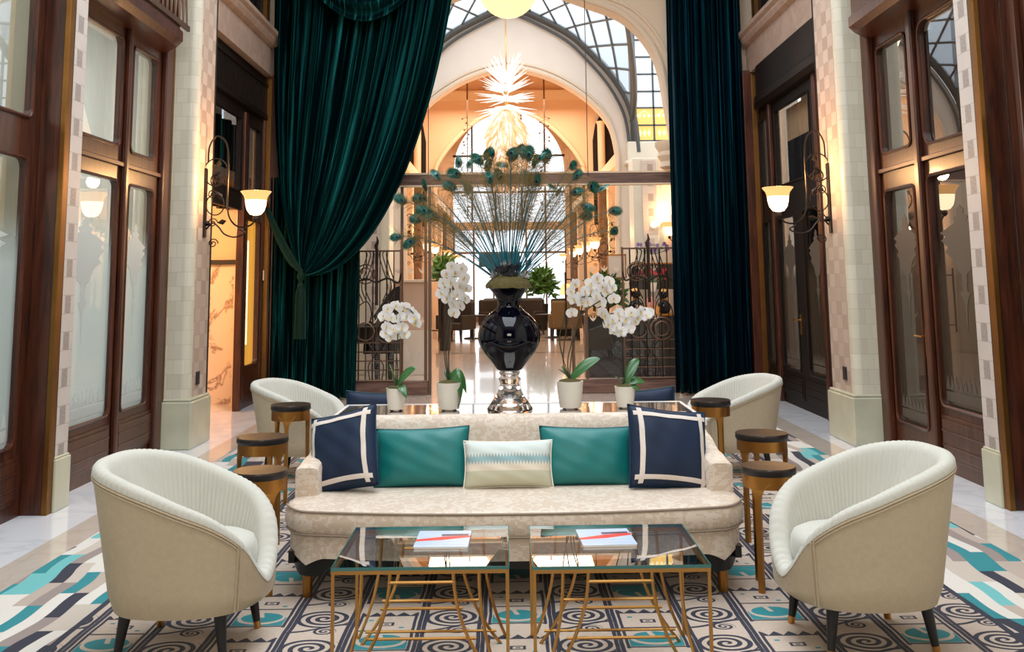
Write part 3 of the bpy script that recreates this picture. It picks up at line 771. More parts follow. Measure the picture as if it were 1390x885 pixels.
# upper gallery windows over the far bays
for s, nm in ((-1, 'window_2'), (1, 'window_3')):
    r_ = sempty(nm, 'dark gallery window above the cornice'); y0 = 10.0
    q = MB(); sbox(q, s, -.15, -.08, y0, 13.35, 4.82, 6.9); q.build('dark_glass', 'black', r_)
    q = MB()
    for y in (10.1, 11.2, 11.45, 12.3, 12.9): sbox(q, s, -.08, .0, y, y+.12, 4.82, 6.9)
    sbox(q, s, -.08, .02, y0, 13.35, 4.82, 4.95); q.build('frame', 'wood_dark', r_, bevel=.01)
    q = MB(); sbox(q, s, -.02, .05, 13.0, 13.16, 4.84, 6.9); q.build('amber_jamb', 'brass', r_)
# rug
rg = MB(); rg.box(-2.52, 2.70, 1.5, 11.3, .0005, .012)
tag(rg.build('rug', 'rug', bevel=.004), 'large beige rug with dark blue scrolls, teal ovals and a staggered striped border', 'rug')
# ------------------------------------------------------------------ proscenium arch, gate screen and the court beyond
CX = .07
def outline_wall(name, inner, y0, y1, x0, x1, z1, mat, root=None, label=None):
    # wall across the view with an opening whose outline is inner (list of (x,z) from left foot over the top to right foot)
    mb = MB(); n = len(inner)
    outer = []
    for i, (x, z) in enumerate(inner):
        t = i/(n-1)
        # walk the outer rectangle by arc fraction
        per = [(x0, 0), (x0, z1), (x1, z1), (x1, 0)]
        L = [z1, x1-x0, z1]; T = sum(L); dd = t*T
        for k in range(3):
            if dd <= L[k]+1e-9:
                a, b = per[k], per[k+1]; f = dd/L[k]; outer.append((lerp(a[0], b[0], f), lerp(a[1], b[1], f))); break
            dd -= L[k]
    for yy in (y0, y1):
        mb.add([(x, yy, z) for x, z in inner]+[(x, yy, z) for x, z in outer], [(i, i+1, n+i+1, n+i) for i in range(n-1)])
    mb.add([(x, y0, z) for x, z in inner]+[(x, y1, z) for x, z in inner], [(i, i+1, n+i+1, n+i) for i in range(n-1)])
    o = mb.build(name, mat, root, smooth=True, angle=30)
    return o
def mirror_out(half):   # half: list (dx,z) from right foot up to the apex -> full outline left foot .. right foot
    return [(CX-dx, z) for dx, z in half]+[(CX+dx, z) for dx, z in half[::-1] if dx > 1e-6]
def smooth2(pts, n=8): return [(v.x, v.y) for v in catmull([(p[0], p[1], 0) for p in pts], n)]

# corners of the outline are inserted so that outer fan covers the rectangle: keep outlines wide of them
A1 = smooth2([(2.27, 0), (2.26, 2.0), (2.25, 3.2), (2.17, 3.9), (2.03, 4.62), (1.63, 5.15), (1.03, 5.42), (.5, 5.62), (0, 5.85)])
pa = sempty('wall_back', 'arched end wall of the hall behind the curtains')
def arch_wall(half, y0, y1, xo, zt, mat, name, root):
    mb = MB(); full = mirror_out(half)
    # vertical strips: top region between outline and zt, split at foot verticals
    n = len(full)
    for yy in (y0, y1):
        vs = [(x, yy, z) for x, z in full]+[(x, yy, zt) for x, z in full]
        mb.add(vs, [(i, i+1, n+i+1, n+i) for i in range(n-1)])
        for sgn in (-1, 1):
            xf = CX+sgn*max(d for d, z in half); xe = CX+sgn*xo
            mb.add([(xf, yy, 0), (xe, yy, 0), (xe, yy, zt), (xf, yy, zt)], [(0, 1, 2, 3)])
    mb.add([(x, y0, z) for x, z in full]+[(x, y1, z) for x, z in full], [(i, i+1, n+i+1, n+i) for i in range(n-1)])
    return mb.build(name, mat, root, smooth=True, angle=30), full
o, f1 = arch_wall(A1, 13.55, 14.0, 3.7, 7.0, 'plaster_trim', 'arch', pa)
m = MB(); m.tube([(x, 13.54, z) for x, z in f1], .045, 8); m.tube([(x*1.0+(.10 if x > CX else -.10), 13.55, z+(.09 if z > 3.3 else 0)) for x, z in f1], .03, 6)
m.build('arch_moulding', 'plaster_trim', pa, smooth=True)
q = MB(); q.lathe([(.20, 3.02), (.24, 3.05), (.22, 3.12), (.27, 3.2), (.25, 3.26), (.30, 3.34), (.30, 3.40)], 16, (2.36, 13.72)); q.build('capital', 'plaster_trim', pa, smooth=True)

# ---- screen of glass and iron
YG = 13.75
bm_ = MB(); bm_.box(-2.3, 2.33, YG-.06, YG+.06, 2.83, 2.98)
bt = tag(bm_.build('wooden_beam', 'beam_wood', bevel=.008), 'long weathered wooden beam above the glass gate', 'beam')
bt2 = MB(); bt2.box(-2.3, 2.33, YG-.075, YG+.075, 2.975, 3.0); bt2.box(-2.3, 2.33, YG-.07, YG+.07, 2.81, 2.832); bt2.build('moulding', 'plaster_trim', bt)
gs = thing('glass_screen', 'bronze framed glass screen below the beam with an open middle', 'glass screen', (0, YG, 0))
for x, z0 in ((-1.13, 0), (-1.075, 0), (.875, 0), (1.06, 0), (-1.455, .2)): q = MB(); q.box(x-.02, x+.02, -.03, .03, z0, 2.81); q.build('post', 'iron_warm', gs, bevel=.004)
for a, b in ((-2.2, -1.1), (.87, 2.28)): q = MB(); q.box(a, b, -.08, .06, 0, .19); q.build('base_rail', 'beam_wood', gs, bevel=.01)
q = MB(); q.box(-1.05, -1.045, -.01, .01, 0, 2.8); q.build('glass_edge', 'glass_edge', gs)
for a, b in ((-2.15, -1.15), (1.08, 2.25)):
    MB().add([(a, 0, .19), (b, 0, .19), (b, 0, 2.83), (a, 0, 2.83)], [(0, 1, 2, 3)]).build('pane', 'pane_clear', gs)
for x in (-.93, .78):
    q = MB(); q.tube([(x, -.06, .75), (x, -.06, 1.62)], .013, 8)
    for z in (.85, 1.52): q.tube([(x, -.06, z), (x-.12*(1 if x < 0 else -1), 0, z)], .009, 6)
    q.build('door_handle', 'iron', gs, smooth=True)
# row of etched tulips on the panes
q = MB()
def tulip(mb, x, y, z, w=.05):
    mb.prism([(x-w, z+.8*w), (x-.75*w, z-.1*w), (x-.15*w, z-.75*w), (x+.15*w, z-.75*w), (x+.75*w, z-.1*w), (x+w, z+.8*w), (x+.35*w, z+.1*w), (x, z+.05*w), (x-.35*w, z+.1*w)], 'y', y-.002, y)
    mb.prism([(x-.22*w, z+.35*w), (x, z+.95*w), (x+.22*w, z+.35*w), (x, z+.15*w)], 'y', y-.002, y)
for z in (1.66, .99):
    for x in [-2.0+k*.165 for k in range(6)]+[1.15+k*.17 for k in range(6)]: q = MB(); tulip(q, x, -.012, z); q.build('etched_tulip', 'plaster_trim', gs)

def iron_gate(name, x0, x1, label):
    w = x1-x0; t = thing(name, label, 'iron gate', ((x0+x1)/2, YG-.10, 0)); h = w/2; R = .010
    f = MB()
    for x in (-h, h): f.tube([(x, 0, .16), (x, 0, 1.95)], .016, 6)
    for z in (.20, 1.93): f.tube([(-h, 0, z), (h, 0, z)], .013, 6)
    f.build('frame', 'iron_warm', t)
    for k in range(6):
        x = lerp(-h, h, (k+1)/7); b = MB(); b.tube([(x, 0, .2), (x, 0, 1.93)], .008 if k % 2 else .011, 5); b.build('bar', 'iron', t)
    for z in (.34, .46, .58, .70):
        b = MB(); b.tube([(-h, 0, z), (h, 0, z)], .009, 5); b.build('cross_bar', 'iron_warm', t)
    for cx_, cz, r in ((-h*.45, 1.62, .13), (-h*.45, 1.62, .085), (h*.45, .85, .15), (h*.45, .85, .095), (-h*.45, .85, .12)):
        b = MB(); b.tube([(cx_+r*math.cos(a*PI/12), -.01, cz+r*math.sin(a*PI/12)) for a in range(25)], R, 5, cap=False); b.build('ring', 'iron_warm', t, smooth=True)
    for sx in (-1, 1):
        b = MB()
        for k in range(3):
            xx = sx*h*(.25+.3*k*.5)
            b.tube(catmull([(xx, 0, 1.25), (xx+sx*.07, -.01, 1.45), (xx, -.01, 1.7), (xx-sx*.05, 0, 1.88), (xx-sx*.02, 0, 1.93)], 6), .008, 5)
        b.tube(catmull([(0, -.01, 1.5), (sx*.15, -.01, 1.56), (sx*h*.9, -.01, 1.50), (sx*h, -.01, 1.62)], 6), .014, 5)
        b.tube(catmull([(sx*h*.9, 0, .95), (sx*h*.8, 0, 1.15), (sx*h*.4, 0, 1.25), (sx*h*.2, 0, 1.1), (sx*h*.3, 0, .95)], 6), .008, 5)
        b.tube(catmull([(sx*.08, 0, .2), (sx*.10, 0, .4), (sx*.02, 0, .55), (sx*.14, 0, .74)], 6), .008, 5)
        b.build('scroll', 'iron', t, smooth=True)
    b = MB(); b.tube(catmull([(-.02, 0, 1.93), (.0, 0, 2.0), (-.02, 0, 2.06), (.01, 0, 2.13)], 5), [.022]*3+[.03]*3+[.016]*9+[.006], 6) if False else b.tube([(0, 0, 1.2), (0, 0, 1.94), (-.012, 0, 2.0), (.012, 0, 2.06), (0, 0, 2.13)], [.02, .022, .03, .018, .006], 6)
    b.build('finial_post', 'iron', t, smooth=True)
    return t
iron_gate('iron_gate', -2.12, -1.46, 'wrought iron gate leaf with rings beside the green curtain, left of the screen')
iron_gate('iron_gate', 1.56, 2.27, 'wrought iron gate leaf with rings in front of the flower shelves, right of the screen')
for x in (-1.07, 1.10):
    q = MB(); q.tube([(x, 13.45, 2.9), (x, 13.45, 6.9)], .006, 5)
    tag(q.build('hanging_cable', 'iron_warm'), 'thin vertical cable from the arch to the %s of the wooden beam' % ('left' if x < 0 else 'right'), 'cable')

# ---- glazed court: gable wall, ribs, vault, side window
YB = 20.0
G = smooth2([(2.58, 0), (2.58, 2.5), (2.56, 3.6), (2.52, 4.32), (2.42, 4.95), (2.10, 5.56), (1.62, 6.12), (1.20, 6.50), (.55, 6.86), (0, 7.10)])
IN = smooth2([(2.10, 0), (2.14, 2.5), (2.17, 3.65), (2.16, 4.1), (2.02, 4.68), (1.62, 5.16), (1.05, 5.55), (.5, 5.77), (0, 5.86)])
gw = sempty('wall_court', 'cream gable wall of the glazed court with an arched opening')
mb = MB(); n = len(G); gi = mirror_out(IN); go = mirror_out(G)
def resample(P, N):
    L = [0]
    for i in range(1, len(P)): L.append(L[-1]+math.dist(P[i-1], P[i]))
    out = []; j = 0
    for k in range(N):
        d = L[-1]*k/(N-1)
        while j < len(P)-2 and L[j+1] < d: j += 1
        f = (d-L[j])/max(1e-9, L[j+1]-L[j]); out.append((lerp(P[j][0], P[j+1][0], f), lerp(P[j][1], P[j+1][1], f)))
    return out
N = 121; gi = resample(gi, N); go = resample(go, N)
for yy in (YB, YB+.5): mb.add([(x, yy, z) for x, z in gi]+[(x, yy, z) for x, z in go], [(i, i+1, N+i+1, N+i) for i in range(N-1)])
mb.add([(x, YB, z) for x, z in gi]+[(x, YB+.5, z) for x, z in gi], [(i, i+1, N+i+1, N+i) for i in range(N-1)])
mb.build('gable', 'plaster', gw, smooth=True, angle=30)
mb = MB(); mb.tube([(x, YB-.02, z) for x, z in gi], .05, 8); mb.tube([(x*1.0, YB-.01, z+.10) for x, z in gi if z > 3.8], .025, 6); mb.build('arch_moulding', 'plaster_trim', gw, smooth=True)
rb = MB(); rr = [(x, z) for x, z in go if z > 3.9]
for off, r_, yo in ((0, .075, -.10), (.0, .05, -.22)):
    rb.tube([(x+(x-CX)*.012, YB+yo, z+.03) for x, z in rr], r_, 8)
rb.tube([(x-(x-CX)*.045, YB-.08, z-.10) for x, z in rr], .03, 6)
rb.build('steel_rib', 'steel', gw, smooth=True)
# glass vault toward the hall
vt = sempty('window_4', 'curved steel and glass roof over the court')
GP = resample([(x-CX, z) for x, z in mirror_out(G) if z > 3.5 and x >= CX][::-1], 60)   # springing .. apex on one side
GP = GP if GP[0][1] < GP[-1][1] else GP[::-1]
def smax(y): # where the hip cuts the vault (0 springing .. 1 apex), grows toward the viewer
    return .22+.42*((YB-y)/6.0)
def vp(t, y, sgn):
    i = min(58, int(t*59)); f = t*59-i; x = lerp(GP[i][0], GP[i+1][0], f); z = lerp(GP[i][1], GP[i+1][1], f)
    return (CX+sgn*x, y, z+.06)
bars = MB(); Ys = 14.1
for sgn in (-1, 1):
    for k in range(-9, 16):
        for slope in (1, -1):
            pts = []
            for j in range(61):
                y = lerp(Ys, YB, j/60); t = k*.125+slope*(y-Ys)*.062
                if smax(y) <= t <= 1.0: pts.append(vp(t, y, sgn))
                elif pts:
                    if len(pts) > 1: bars.tube(pts, .026, 4, cap=False)
                    pts = []
            if len(pts) > 1: bars.tube(pts, .026, 4, cap=False)
bars.build('glazing_bars', 'steel', vt)
hp = MB()
for sgn in (-1, 1): hp.tube([vp(smax(lerp(Ys, YB, j/20)), lerp(Ys, YB, j/20), sgn) for j in range(21)], .055, 6)
hp.tube([(CX, Ys, 7.2), (CX, YB, 7.2)], .05, 6)
hp.build('hip_beam', 'steel', vt, smooth=True)
pn = MB()
for sgn in (-1, 1):
    rows = []
    for j in range(13):
        y = lerp(Ys, YB, j/12); rows.append([vp(lerp(smax(y), 1.0, i/16), y, sgn) for i in range(17)])
    pn.grid(rows)
pn.build('panes', 'pane_roof', vt, smooth=True)
# side windows facing the hall, with a band of amber stained glass
for sgn, nm in ((-1, 'window_5'), (1, 'window_6')):
    r_ = sempty(nm, 'tall gridded court window with amber stained glass at its foot')
    xa, xb = 2.50, 3.75
    fr = MB()
    def bx(a, b, y0, y1, z0, z1, mb_): mb_.box(*sorted((CX+sgn*a, CX+sgn*b)), y0, y1, z0, z1)
    bx(xa-.05, xa+.07, YB-.12, YB+.1, 4.28, 6.9, fr)
    for x in (2.93, 3.32, 3.68): bx(x-.018, x+.018, YB-.03, YB+.03, 4.28, 6.9, fr)
    for z in (4.30, 4.62, 4.98, 5.32, 5.68, 6.04, 6.40, 6.76): bx(xa, xb, YB-.03, YB+.03, z-.016, z+.016, fr)
    fr.build('glazing_bars', 'steel', r_)
    pz = MB(); bx(xa, xb, YB, YB+.005, 4.98, 6.9, pz); pz.build('panes', 'pane_side', r_)
    sg = MB(); bx(xa, xb, YB, YB+.01, 4.30, 4.98, sg); sg.build('stained_glass', 'stained', r_)
    pt = MB()
    for x0_, x1_ in ((2.57, 2.90), (2.96, 3.30), (3.35, 3.66)):
        xm = (x0_+x1_)/2
        for dz, dx in ((0, .0), (.0, .09), (.0, -.09)):
            for z_, w_, h_ in ((4.82, .03, .05), (4.46, .035, .075)): 
                pt.prism([(CX+sgn*(xm+dx)-w_, z_), (CX+sgn*(xm+dx), z_-h_), (CX+sgn*(xm+dx)+w_, z_), (CX+sgn*(xm+dx), z_+h_)], 'y', YB-.012, YB-.002)
        pt.tube([(CX+sgn*x0_, YB-.01, 4.80), (CX+sgn*xm, YB-.01, 4.92), (CX+sgn*x1_, YB-.01, 4.80)], .012, 4)
    pt.build('stained_pattern', 'stained_pale', r_)
    sb = MB(); bx(2.35, 3.85, YB-.25, YB+.3, 3.86, 4.26, sb); bx(2.30, 3.9, YB-.32, YB+.3, 3.80, 3.87, sb); bx(2.4, 3.85, YB-.2, YB+.3, 0, 3.8, sb)
    sb.build('stone_pier', 'stone', r_, bevel=.02)
# court side walls below the glass
for s, nm in ((-1, 'wall_court_left'), (1, 'wall_court_right')):
    r_ = sempty(nm, 'cream side wall of the court beside the gate')
    q = MB(); q.box(*sorted((CX+s*3.9, CX+s*4.1)), 14.0, 20.4, 0, 4.3); q.box(*sorted((CX+s*2.45, CX+s*3.9)), 17.0, 17.2, 0, 3.55); q.build('masonry', 'plaster', r_)
    q = MB(); q.box(*sorted((CX+s*2.05, CX+s*2.55)), 16.7, 17.3, 0, 3.55); q.build('pilaster', 'stone', r_, bevel=.02)
    t_ = MB(); t_.box(-.12, .12, -.02, .02, 0, 3.5); o = t_.build('tile_face', 'tile_square', r_); o.location = (CX+s*2.32, 16.68, 0)
    q = MB()
    P = [(CX+s*(2.72+dx), z) for dx, z in ((0, 0), (0, 2.6), (.05, 2.62), (.06, 2.78), (.16, 2.84), (.2, 2.95), (.34, 2.98), (.48, 2.95), (.52, 2.84), (.62, 2.78), (.63, 2.62), (.68, 2.6), (.68, 0))]
    q.prism(P, 'y', 16.97, 16.995); q.build('arched_window', 'brown_wood' if s > 0 else 'plaster_trim', r_)

# ---- lobby beyond: warm inner arch, side colonnades, entrance facade
lb = sempty('wall_lobby', 'peach walls of the lobby beyond the court')
W2 = smooth2([(2.0, 0), (2.02, 3.0), (2.03, 4.4), (1.88, 4.85), (1.45, 5.40), (.95, 5.85), (.5, 6.08), (0, 6.16)])
f2 = mirror_out(W2); gi2 = resample(f2, N); go2 = [(CX+(x-CX)*1.3, 1.5+(z-1.5)*1.3 if z > 1.5 else z) for x, z in go]
mb = MB()
for yy in (27.0, 27.4): mb.add([(x, yy, z) for x, z in gi2]+[(x, yy, z) for x, z in go2], [(i, i+1, N+i+1, N+i) for i in range(N-1)])
mb.add([(x, 27.0, z) for x, z in gi2]+[(x, 27.4, z) for x, z in gi2], [(i, i+1, N+i+1, N+i) for i in range(N-1)])
mb.build('inner_arch', 'plaster_warm', lb, smooth=True, angle=30)
lv = MB(); lv.grid([[(x, YB+.5, z) for x, z in go], [(x, 27.0, z) for x, z in go2], [(x, 38.2, z) for x, z in go2]]); lv.build('lobby_ceiling', 'plaster_warm', lb, smooth=True, angle=30)
for s in (-1, 1):
    q = MB(); P = [(CX+s*x, z) for x, z in ((2.28, 3.0), (2.28, 5.3), (2.36, 5.75), (2.52, 6.05), (2.72, 5.75), (2.9, 5.3), (2.9, 3.0))]; q.prism(P, 'y', 26.9, 26.98); q.build('dark_opening', 'wood_dark', lb)
    q = MB(); q.lathe([(.10, 3.0), (.10, 5.7), (.14, 5.8)], 16, (CX+s*2.50, 26.8)); q.build('column', 'plaster_trim', lb, smooth=True)
q = MB(); q.tube([(x, 26.98, z) for x, z in f2 if z > 2], .06, 8); q.build('arch_moulding', 'plaster_trim', lb, smooth=True)
q = MB()
q.box(-2.5, 2.65, 26.9, 27.0, 6.45, 6.62); q.box(-2.5, 2.65, 26.85, 27.0, 6.62, 6.70)
q.build('cornice', 'plaster_trim', lb)
for s in (-1, 1):
    # panelled colonnade
    for k, y in enumerate((21.2, 23.4, 25.8, 28.4, 31.0, 33.8, 36.4)):
        q = MB(); xo = 2.30; q.box(*sorted((CX+s*xo, CX+s*(xo+.75))), y, y+.32, 0, 4.15); q.build('pier', 'plaster_trim' if k % 2 else 'brown_wood', lb, bevel=.02)
        q = MB(); q.box(*sorted((CX+s*(xo+.35), CX+s*(xo+.55))), y+.32, y+2.2, .0, 3.0); q.build('panelling', 'brown_wood' if k % 2 else 'wood', lb)
        q = MB(); q.box(*sorted((CX+s*(xo+.32), CX+s*(xo+.36))), y+.7, y+1.7, 1.0, 2.7); q.build('panel_glass', 'plaster', lb)
    q = MB(); q.box(*sorted((CX+s*2.25, CX+s*3.05)), 20.9, 37.5, 3.95, 4.2); q.build('entablature', 'plaster_trim', lb)
fc = sempty('window_7', 'bright entrance front with a great arched window')
YF = 38.0
full = mirror_out(smooth2([(2.15, 3.75), (2.15, 5.0), (2.05, 6.3), (1.6, 7.2), (.9, 7.8), (0, 8.05)]))
n = len(full); mb = MB()
mb.add([(x, YF, z) for x, z in full]+[(x, YF, 8.3) for x, z in full], [(i, i+1, n+i+1, n+i) for i in range(n-1)])
for a, b, z0, z1 in ((-3.2, CX-2.15, 0, 8.3), (CX+2.15, 3.3, 0, 8.3), (CX-2.15, CX+2.15, 3.45, 3.75)): mb.box(a, b, YF-.05, YF+.25, z0, z1)
mb.build('facade', 'plaster_warm', fc)
fb = MB()
for x in (-1.35, -.45, .55, 1.45): fb.box(x-.035, x+.035, YF, YF+.08, 3.75, 7.9)
for z in (4.9, 6.3): fb.box(CX-2.15, CX+2.15, YF, YF+.06, z-.04, z+.04)
fb.build('arched_window_bars', 'steel', fc)
fb = MB()
for x in (-2.05, -1.3, -.55, .7, 1.45, 2.2): fb.box(x-.035, x+.035, YF, YF+.08, 0, 3.45)
fb.box(-2.1, 2.22, YF, YF+.08, 2.55, 2.63); fb.box(-2.1, 2.22, YF, YF+.08, 0, .25); fb.build('entrance_bars', 'iron_warm', fc)
fb = MB(); fb.box(-1.1, .45, YF-.3, YF-.2, 2.05, 2.55); fb.build('entrance_banner', 'silk_teal_dark', fc)
pz = MB(); pz.add([(-2.1, YF+.04, 0), (2.22, YF+.04, 0), (2.22, YF+.04, 8.0), (-2.1, YF+.04, 8.0)], [(0, 1, 2, 3)]); pz.build('pane', 'pane_clear', fc)
# ------------------------------------------------------------------ seating
def cushion_fn(w, h, t, seed=0, pinch=.0):
    rnd = random.Random(seed); ph = [rnd.uniform(0, 6) for _ in range(6)]
    def f(u, v, side, off=0.0):     # u, v in -1..1
        # edges bow inwards between the corners
        eu = 1-.07*(1-v*v)*abs(u)**3*1.0; ev = 1-.09*(1-u*u)*abs(v)**3
        x = u*w/2*(1-.045*(1-abs(v)**2)*abs(u)); z = v*h/2*(1-.07*(1-abs(u)**2)*abs(v))
        b = max(0.0, (1-abs(u)**2.6))*max(0.0, (1-abs(v)**2.6)); th = t/2*b**.5
        cr = .004*math.sin(9*u+ph[0]+4*v)*math.sin(7*v+ph[1])*(b**.3)
        if off: th += off
        return Vector((x, side*(th+cr)+0, z))
    return f
def cushion(root, w, h, t, mat, seed, piping='', pr=.005, name='cover'):
    f = cushion_fn(w, h, t, seed); n = 26; mb = MB()
    for side in (-1, 1):
        mb.grid([[f(-1+2*i/n, -1+2*j/n, side) for i in range(n+1)] for j in range(n+1)])
    c = mb.build(name, mat, root, smooth=True, angle=0)
    bm = bmesh.new(); bm.from_mesh(c.data); bmesh.ops.remove_doubles(bm, verts=bm.verts, dist=.0008); bmesh.ops.recalc_face_normals(bm, faces=bm.faces); bm.to_mesh(c.data); bm.free()
    if piping:
        e = [(-1+2*i/n, -1) for i in range(n)]+[(1, -1+2*i/n) for i in range(n)]+[(1-2*i/n, 1) for i in range(n)]+[(-1, 1-2*i/n) for i in range(n+1)]
        p = MB(); p.tube([f(u, v, 1)*1.0 for u, v in e], pr, 6, cap=False); p.build('piping', piping, root, smooth=True)
    return f
def lean(root, rx, ry=0, rz=0): root.rotation_euler = (rx, ry, rz)

# ---- sofa (origin on the floor below its middle)
sofa = thing('sofa', 'long ivory brocade sofa with five cushions, behind the two glass tables', 'sofa', (.02, 5.30, .012))
def bow(x, w, fr, back, e=.10):     # front edge of a bowed seat: rounded at the ends
    a = abs(x)/w
    return lerp(fr, fr+.13, a**2.2)+(.14*max(0, (a-.88)/.12)**2.2 if a > .88 else 0)
def seat_slab(z0, z1, w, fr, back, rnd, name, mat, crown=0.0, side_in=0.0):
    n = 60; loops = []
    prof = [(rnd, z0), (rnd*.3, z0+rnd*.3), (0, z0+rnd), (-.004, (z0+z1)/2), (0, z1-rnd), (rnd*.3, z1-rnd*.3), (rnd, z1)]
    def plan(ins):
        P = []
        for i in range(n+1):
            x = lerp(-w, w, i/n); P.append((x*(1-ins/w), bow(x, w, fr, back)+ins))
        P.append((w-ins, back-ins)); P.append((-w+ins, back-ins)); return P
    mb = MB(); rows = [[(x, y, z) for x, y in plan(ins)] for ins, z in prof]
    mb.grid(rows, closed=True)
    # top cap as a strip grid with a soft crown
    top = []
    for j in range(9):
        t = j/8; top.append([(lerp(-w, w, i/n)*(1-rnd/w), lerp(bow(lerp(-w, w, i/n), w, fr, back)+rnd, back-rnd, t), z1+crown*math.sin(PI*min(1, max(0, t)))**.6*math.sin(PI*i/n)**.4) for i in range(n+1)])
    mb.grid(top)
    mb.add([(x, y, z0) for x, y in plan(rnd)], [tuple(range(n+3))])
    return mb.build(name, mat, sofa, smooth=True, angle=60)
seat_slab(.305, .425, 1.12, -.50, .22, .028, 'seat_cushion', 'sofa_fabric', .018)
pi_ = MB(); w = 1.12; pi_.tube([(lerp(-w, w, i/60)*.998, bow(lerp(-w, w, i/60), w, -.50, 0)+.004, .417) for i in range(61)], .0055, 6)
pi_.tube([(lerp(-w, w, i/60)*.998, bow(lerp(-w, w, i/60), w, -.50, 0)+.006, .312) for i in range(61)], .005, 6); pi_.build('piping', 'piping_dark', sofa, smooth=True)
# skirted base, its lower edge dipping to points over the legs
mb = MB(); n = 120; w = 1.10; rows = []
def skirt_z(x):
    return .205-.035*max(0, 1-abs(abs(x)-.99)/.09)**1.5
P = [(lerp(-w, w, i/n), bow(lerp(-w, w, i/n), w, -.485, 0)) for i in range(n+1)]+[(w, .2), (w, .52), (-w, .52), (-w, .2)]
rows.append([(x, y, skirt_z(x) if i <= n else .2) for i, (x, y) in enumerate(P)]); rows.append([(x, y, .31) for x, y in P])
mb.grid(rows, closed=True); mb.add([(x*.99, y*.99, .21) for x, y in P], [tuple(range(len(P)))]); mb.build('seat_base', 'sofa_fabric', sofa, smooth=True, angle=50)
# black apron with arches between the legs
ap = MB(); pts_t = []; n = 120
rows = [[], []]
for i in range(n+1):
    x = lerp(-1.085, 1.085, i/n); y = bow(x, 1.10, -.47, 0)+.01; a = abs(x)
    lo = .165 if a < .86 else (.165-.05*sm((a-.86)/.08) if a < .99 else .115+.05*sm((a-1.03)/.06))
    rows[0].append((x, y, lo)); rows[1].append((x, y, .215))
ap.grid(rows); ap.grid([[(x, y+.03, z) for x, y, z in r] for r in rows]); ap.grid([rows[0], [(x, y+.03, z) for x, y, z in rows[0]]])
for sx in (-1, 1): ap.box(*sorted((sx*1.06, sx*1.09)), -.30, .50, .16, .215)
ap.build('apron', 'black', sofa, smooth=True, angle=50)
for sx in (-1, 1):
    for y in (-.275, .46):
        l = MB(); l.tube([(sx*1.0, y, .20), (sx*1.0, y, .16), (sx*1.0, y, .11)], [.052, .034, .026], 12); lg = l.build('leg', 'black', sofa, smooth=True)
        c = MB(); c.tube([(sx*1.0, y, .11), (sx*1.0, y, .0)], [.0265, .022], 12); c.build('brass_cup', 'bronze', lg, smooth=True)
# back and arms: one upholstered run, drawn as separate parts
bk_ = MB(); prof = [(.19, .40), (.215, .55), (.245, .70), (.262, .752), (.285, .768), (.33, .768), (.352, .752), (.37, .70), (.42, .25), (.42, .2)]
hw = 1.0
rows = []
for i in range(41):
    x = lerp(-hw, hw, i/40); e = sm(min(1, (hw-abs(x))/.05)); rows.append([(x, lerp(.30, y, e), lerp(min(z, .74), z, e)) for y, z in prof])
bk_.grid(rows); bk_.add([rows[0][k] for k in range(len(prof))], [tuple(range(len(prof)))]); bk_.add([rows[-1][k] for k in range(len(prof))], [tuple(range(len(prof)))])
bk_.build('backrest', 'sofa_fabric', sofa, smooth=True, angle=50)
for sx in (-1, 1):
    a = MB(); rows = []
    for i in range(17):
        t = i/16; y = lerp(-.10, .40, t); top = interp([0, .35, .75, 1], [.572, .60, .66, .70], t); xo = lerp(1.105, 1.06, t); xi = lerp(.985, .96, t); r = .025
        if i == 0: y += .0
        sec = [(xi, .38), (xi, top-r), (xi+r*.3, top-r*.3), (xi+r, top), (xo-r, top), (xo-r*.3, top-r*.3), (xo, top-r), (xo, .22), (xi, .22)]
        rows.append([(sx*x, y, z) for x, z in sec])
    front = [((x-sx*1.045)*.93+sx*1.045, y-.012, (z-.42)*.965+.42) for x, y, z in rows[0]]
    a.grid([front]+rows, closed=True); a.add(front, [tuple(range(9))]); a.add(rows[-1], [tuple(range(9))]); a.build('arm', 'sofa_fabric', sofa, smooth=True, angle=40)

# ---- cushions on the sofa
def velvet_cushion(label, loc, rot, seed):
    t = thing('cushion', label, 'cushion', loc, 0, 'framed navy velvet cushions on the sofa'); t.rotation_euler = rot; del t['group']
    f = cushion(t, .44, .42, .17, 'velvet_navy', seed, 'velvet_navy', .004)
    tr = MB(); a = .78; hwid = .055; n = 24
    def strip(fix, horiz):
        for lo, hi in ((fix-hwid, fix+hwid),):
            r1, r2 = [], []
            for i in range(n+1):
                q = lerp(-.93, .93, i/n)
                A, B = ((q, lo), (q, hi)) if horiz else ((lo, q), (hi, q))
                r1.append(f(A[0], A[1], -1)-Vector((0, .004, 0))); r2.append(f(B[0], B[1], -1)-Vector((0, .004, 0)))
            mid = [(p+q2)/2-Vector((0, .002, 0)) for p, q2 in zip(r1, r2)]
            tr.grid([r1, mid, r2])
            tr.grid([[p+Vector((0, .005, 0)) for p in r1], r1]); tr.grid([r2, [p+Vector((0, .005, 0)) for p in r2]])
    strip(a, True); strip(-a, True); strip(a, False); strip(-a, False)
    tr.build('ribbon_trim', 'trim_cream', t, smooth=True)
    return t
RX = math.radians
velvet_cushion('square navy velvet cushion with cream ribbon border, leaning at the left end of the sofa', (-.862, 5.34, .635), (RX(-20), RX(-14), RX(-20)), 1).scale = (.90, 1, 1)
velvet_cushion('square navy velvet cushion with cream ribbon border, leaning at the right end of the sofa', (.820, 5.32, .630), (RX(-20), RX(8), RX(14)), 2)
def silk_cushion(label, loc, rot, seed):
    t = thing('cushion', label, 'cushion', loc); t.rotation_euler = rot
    cushion(t, .50, .305, .15, 'silk_teal', seed, 'silk_teal_dark', .004)
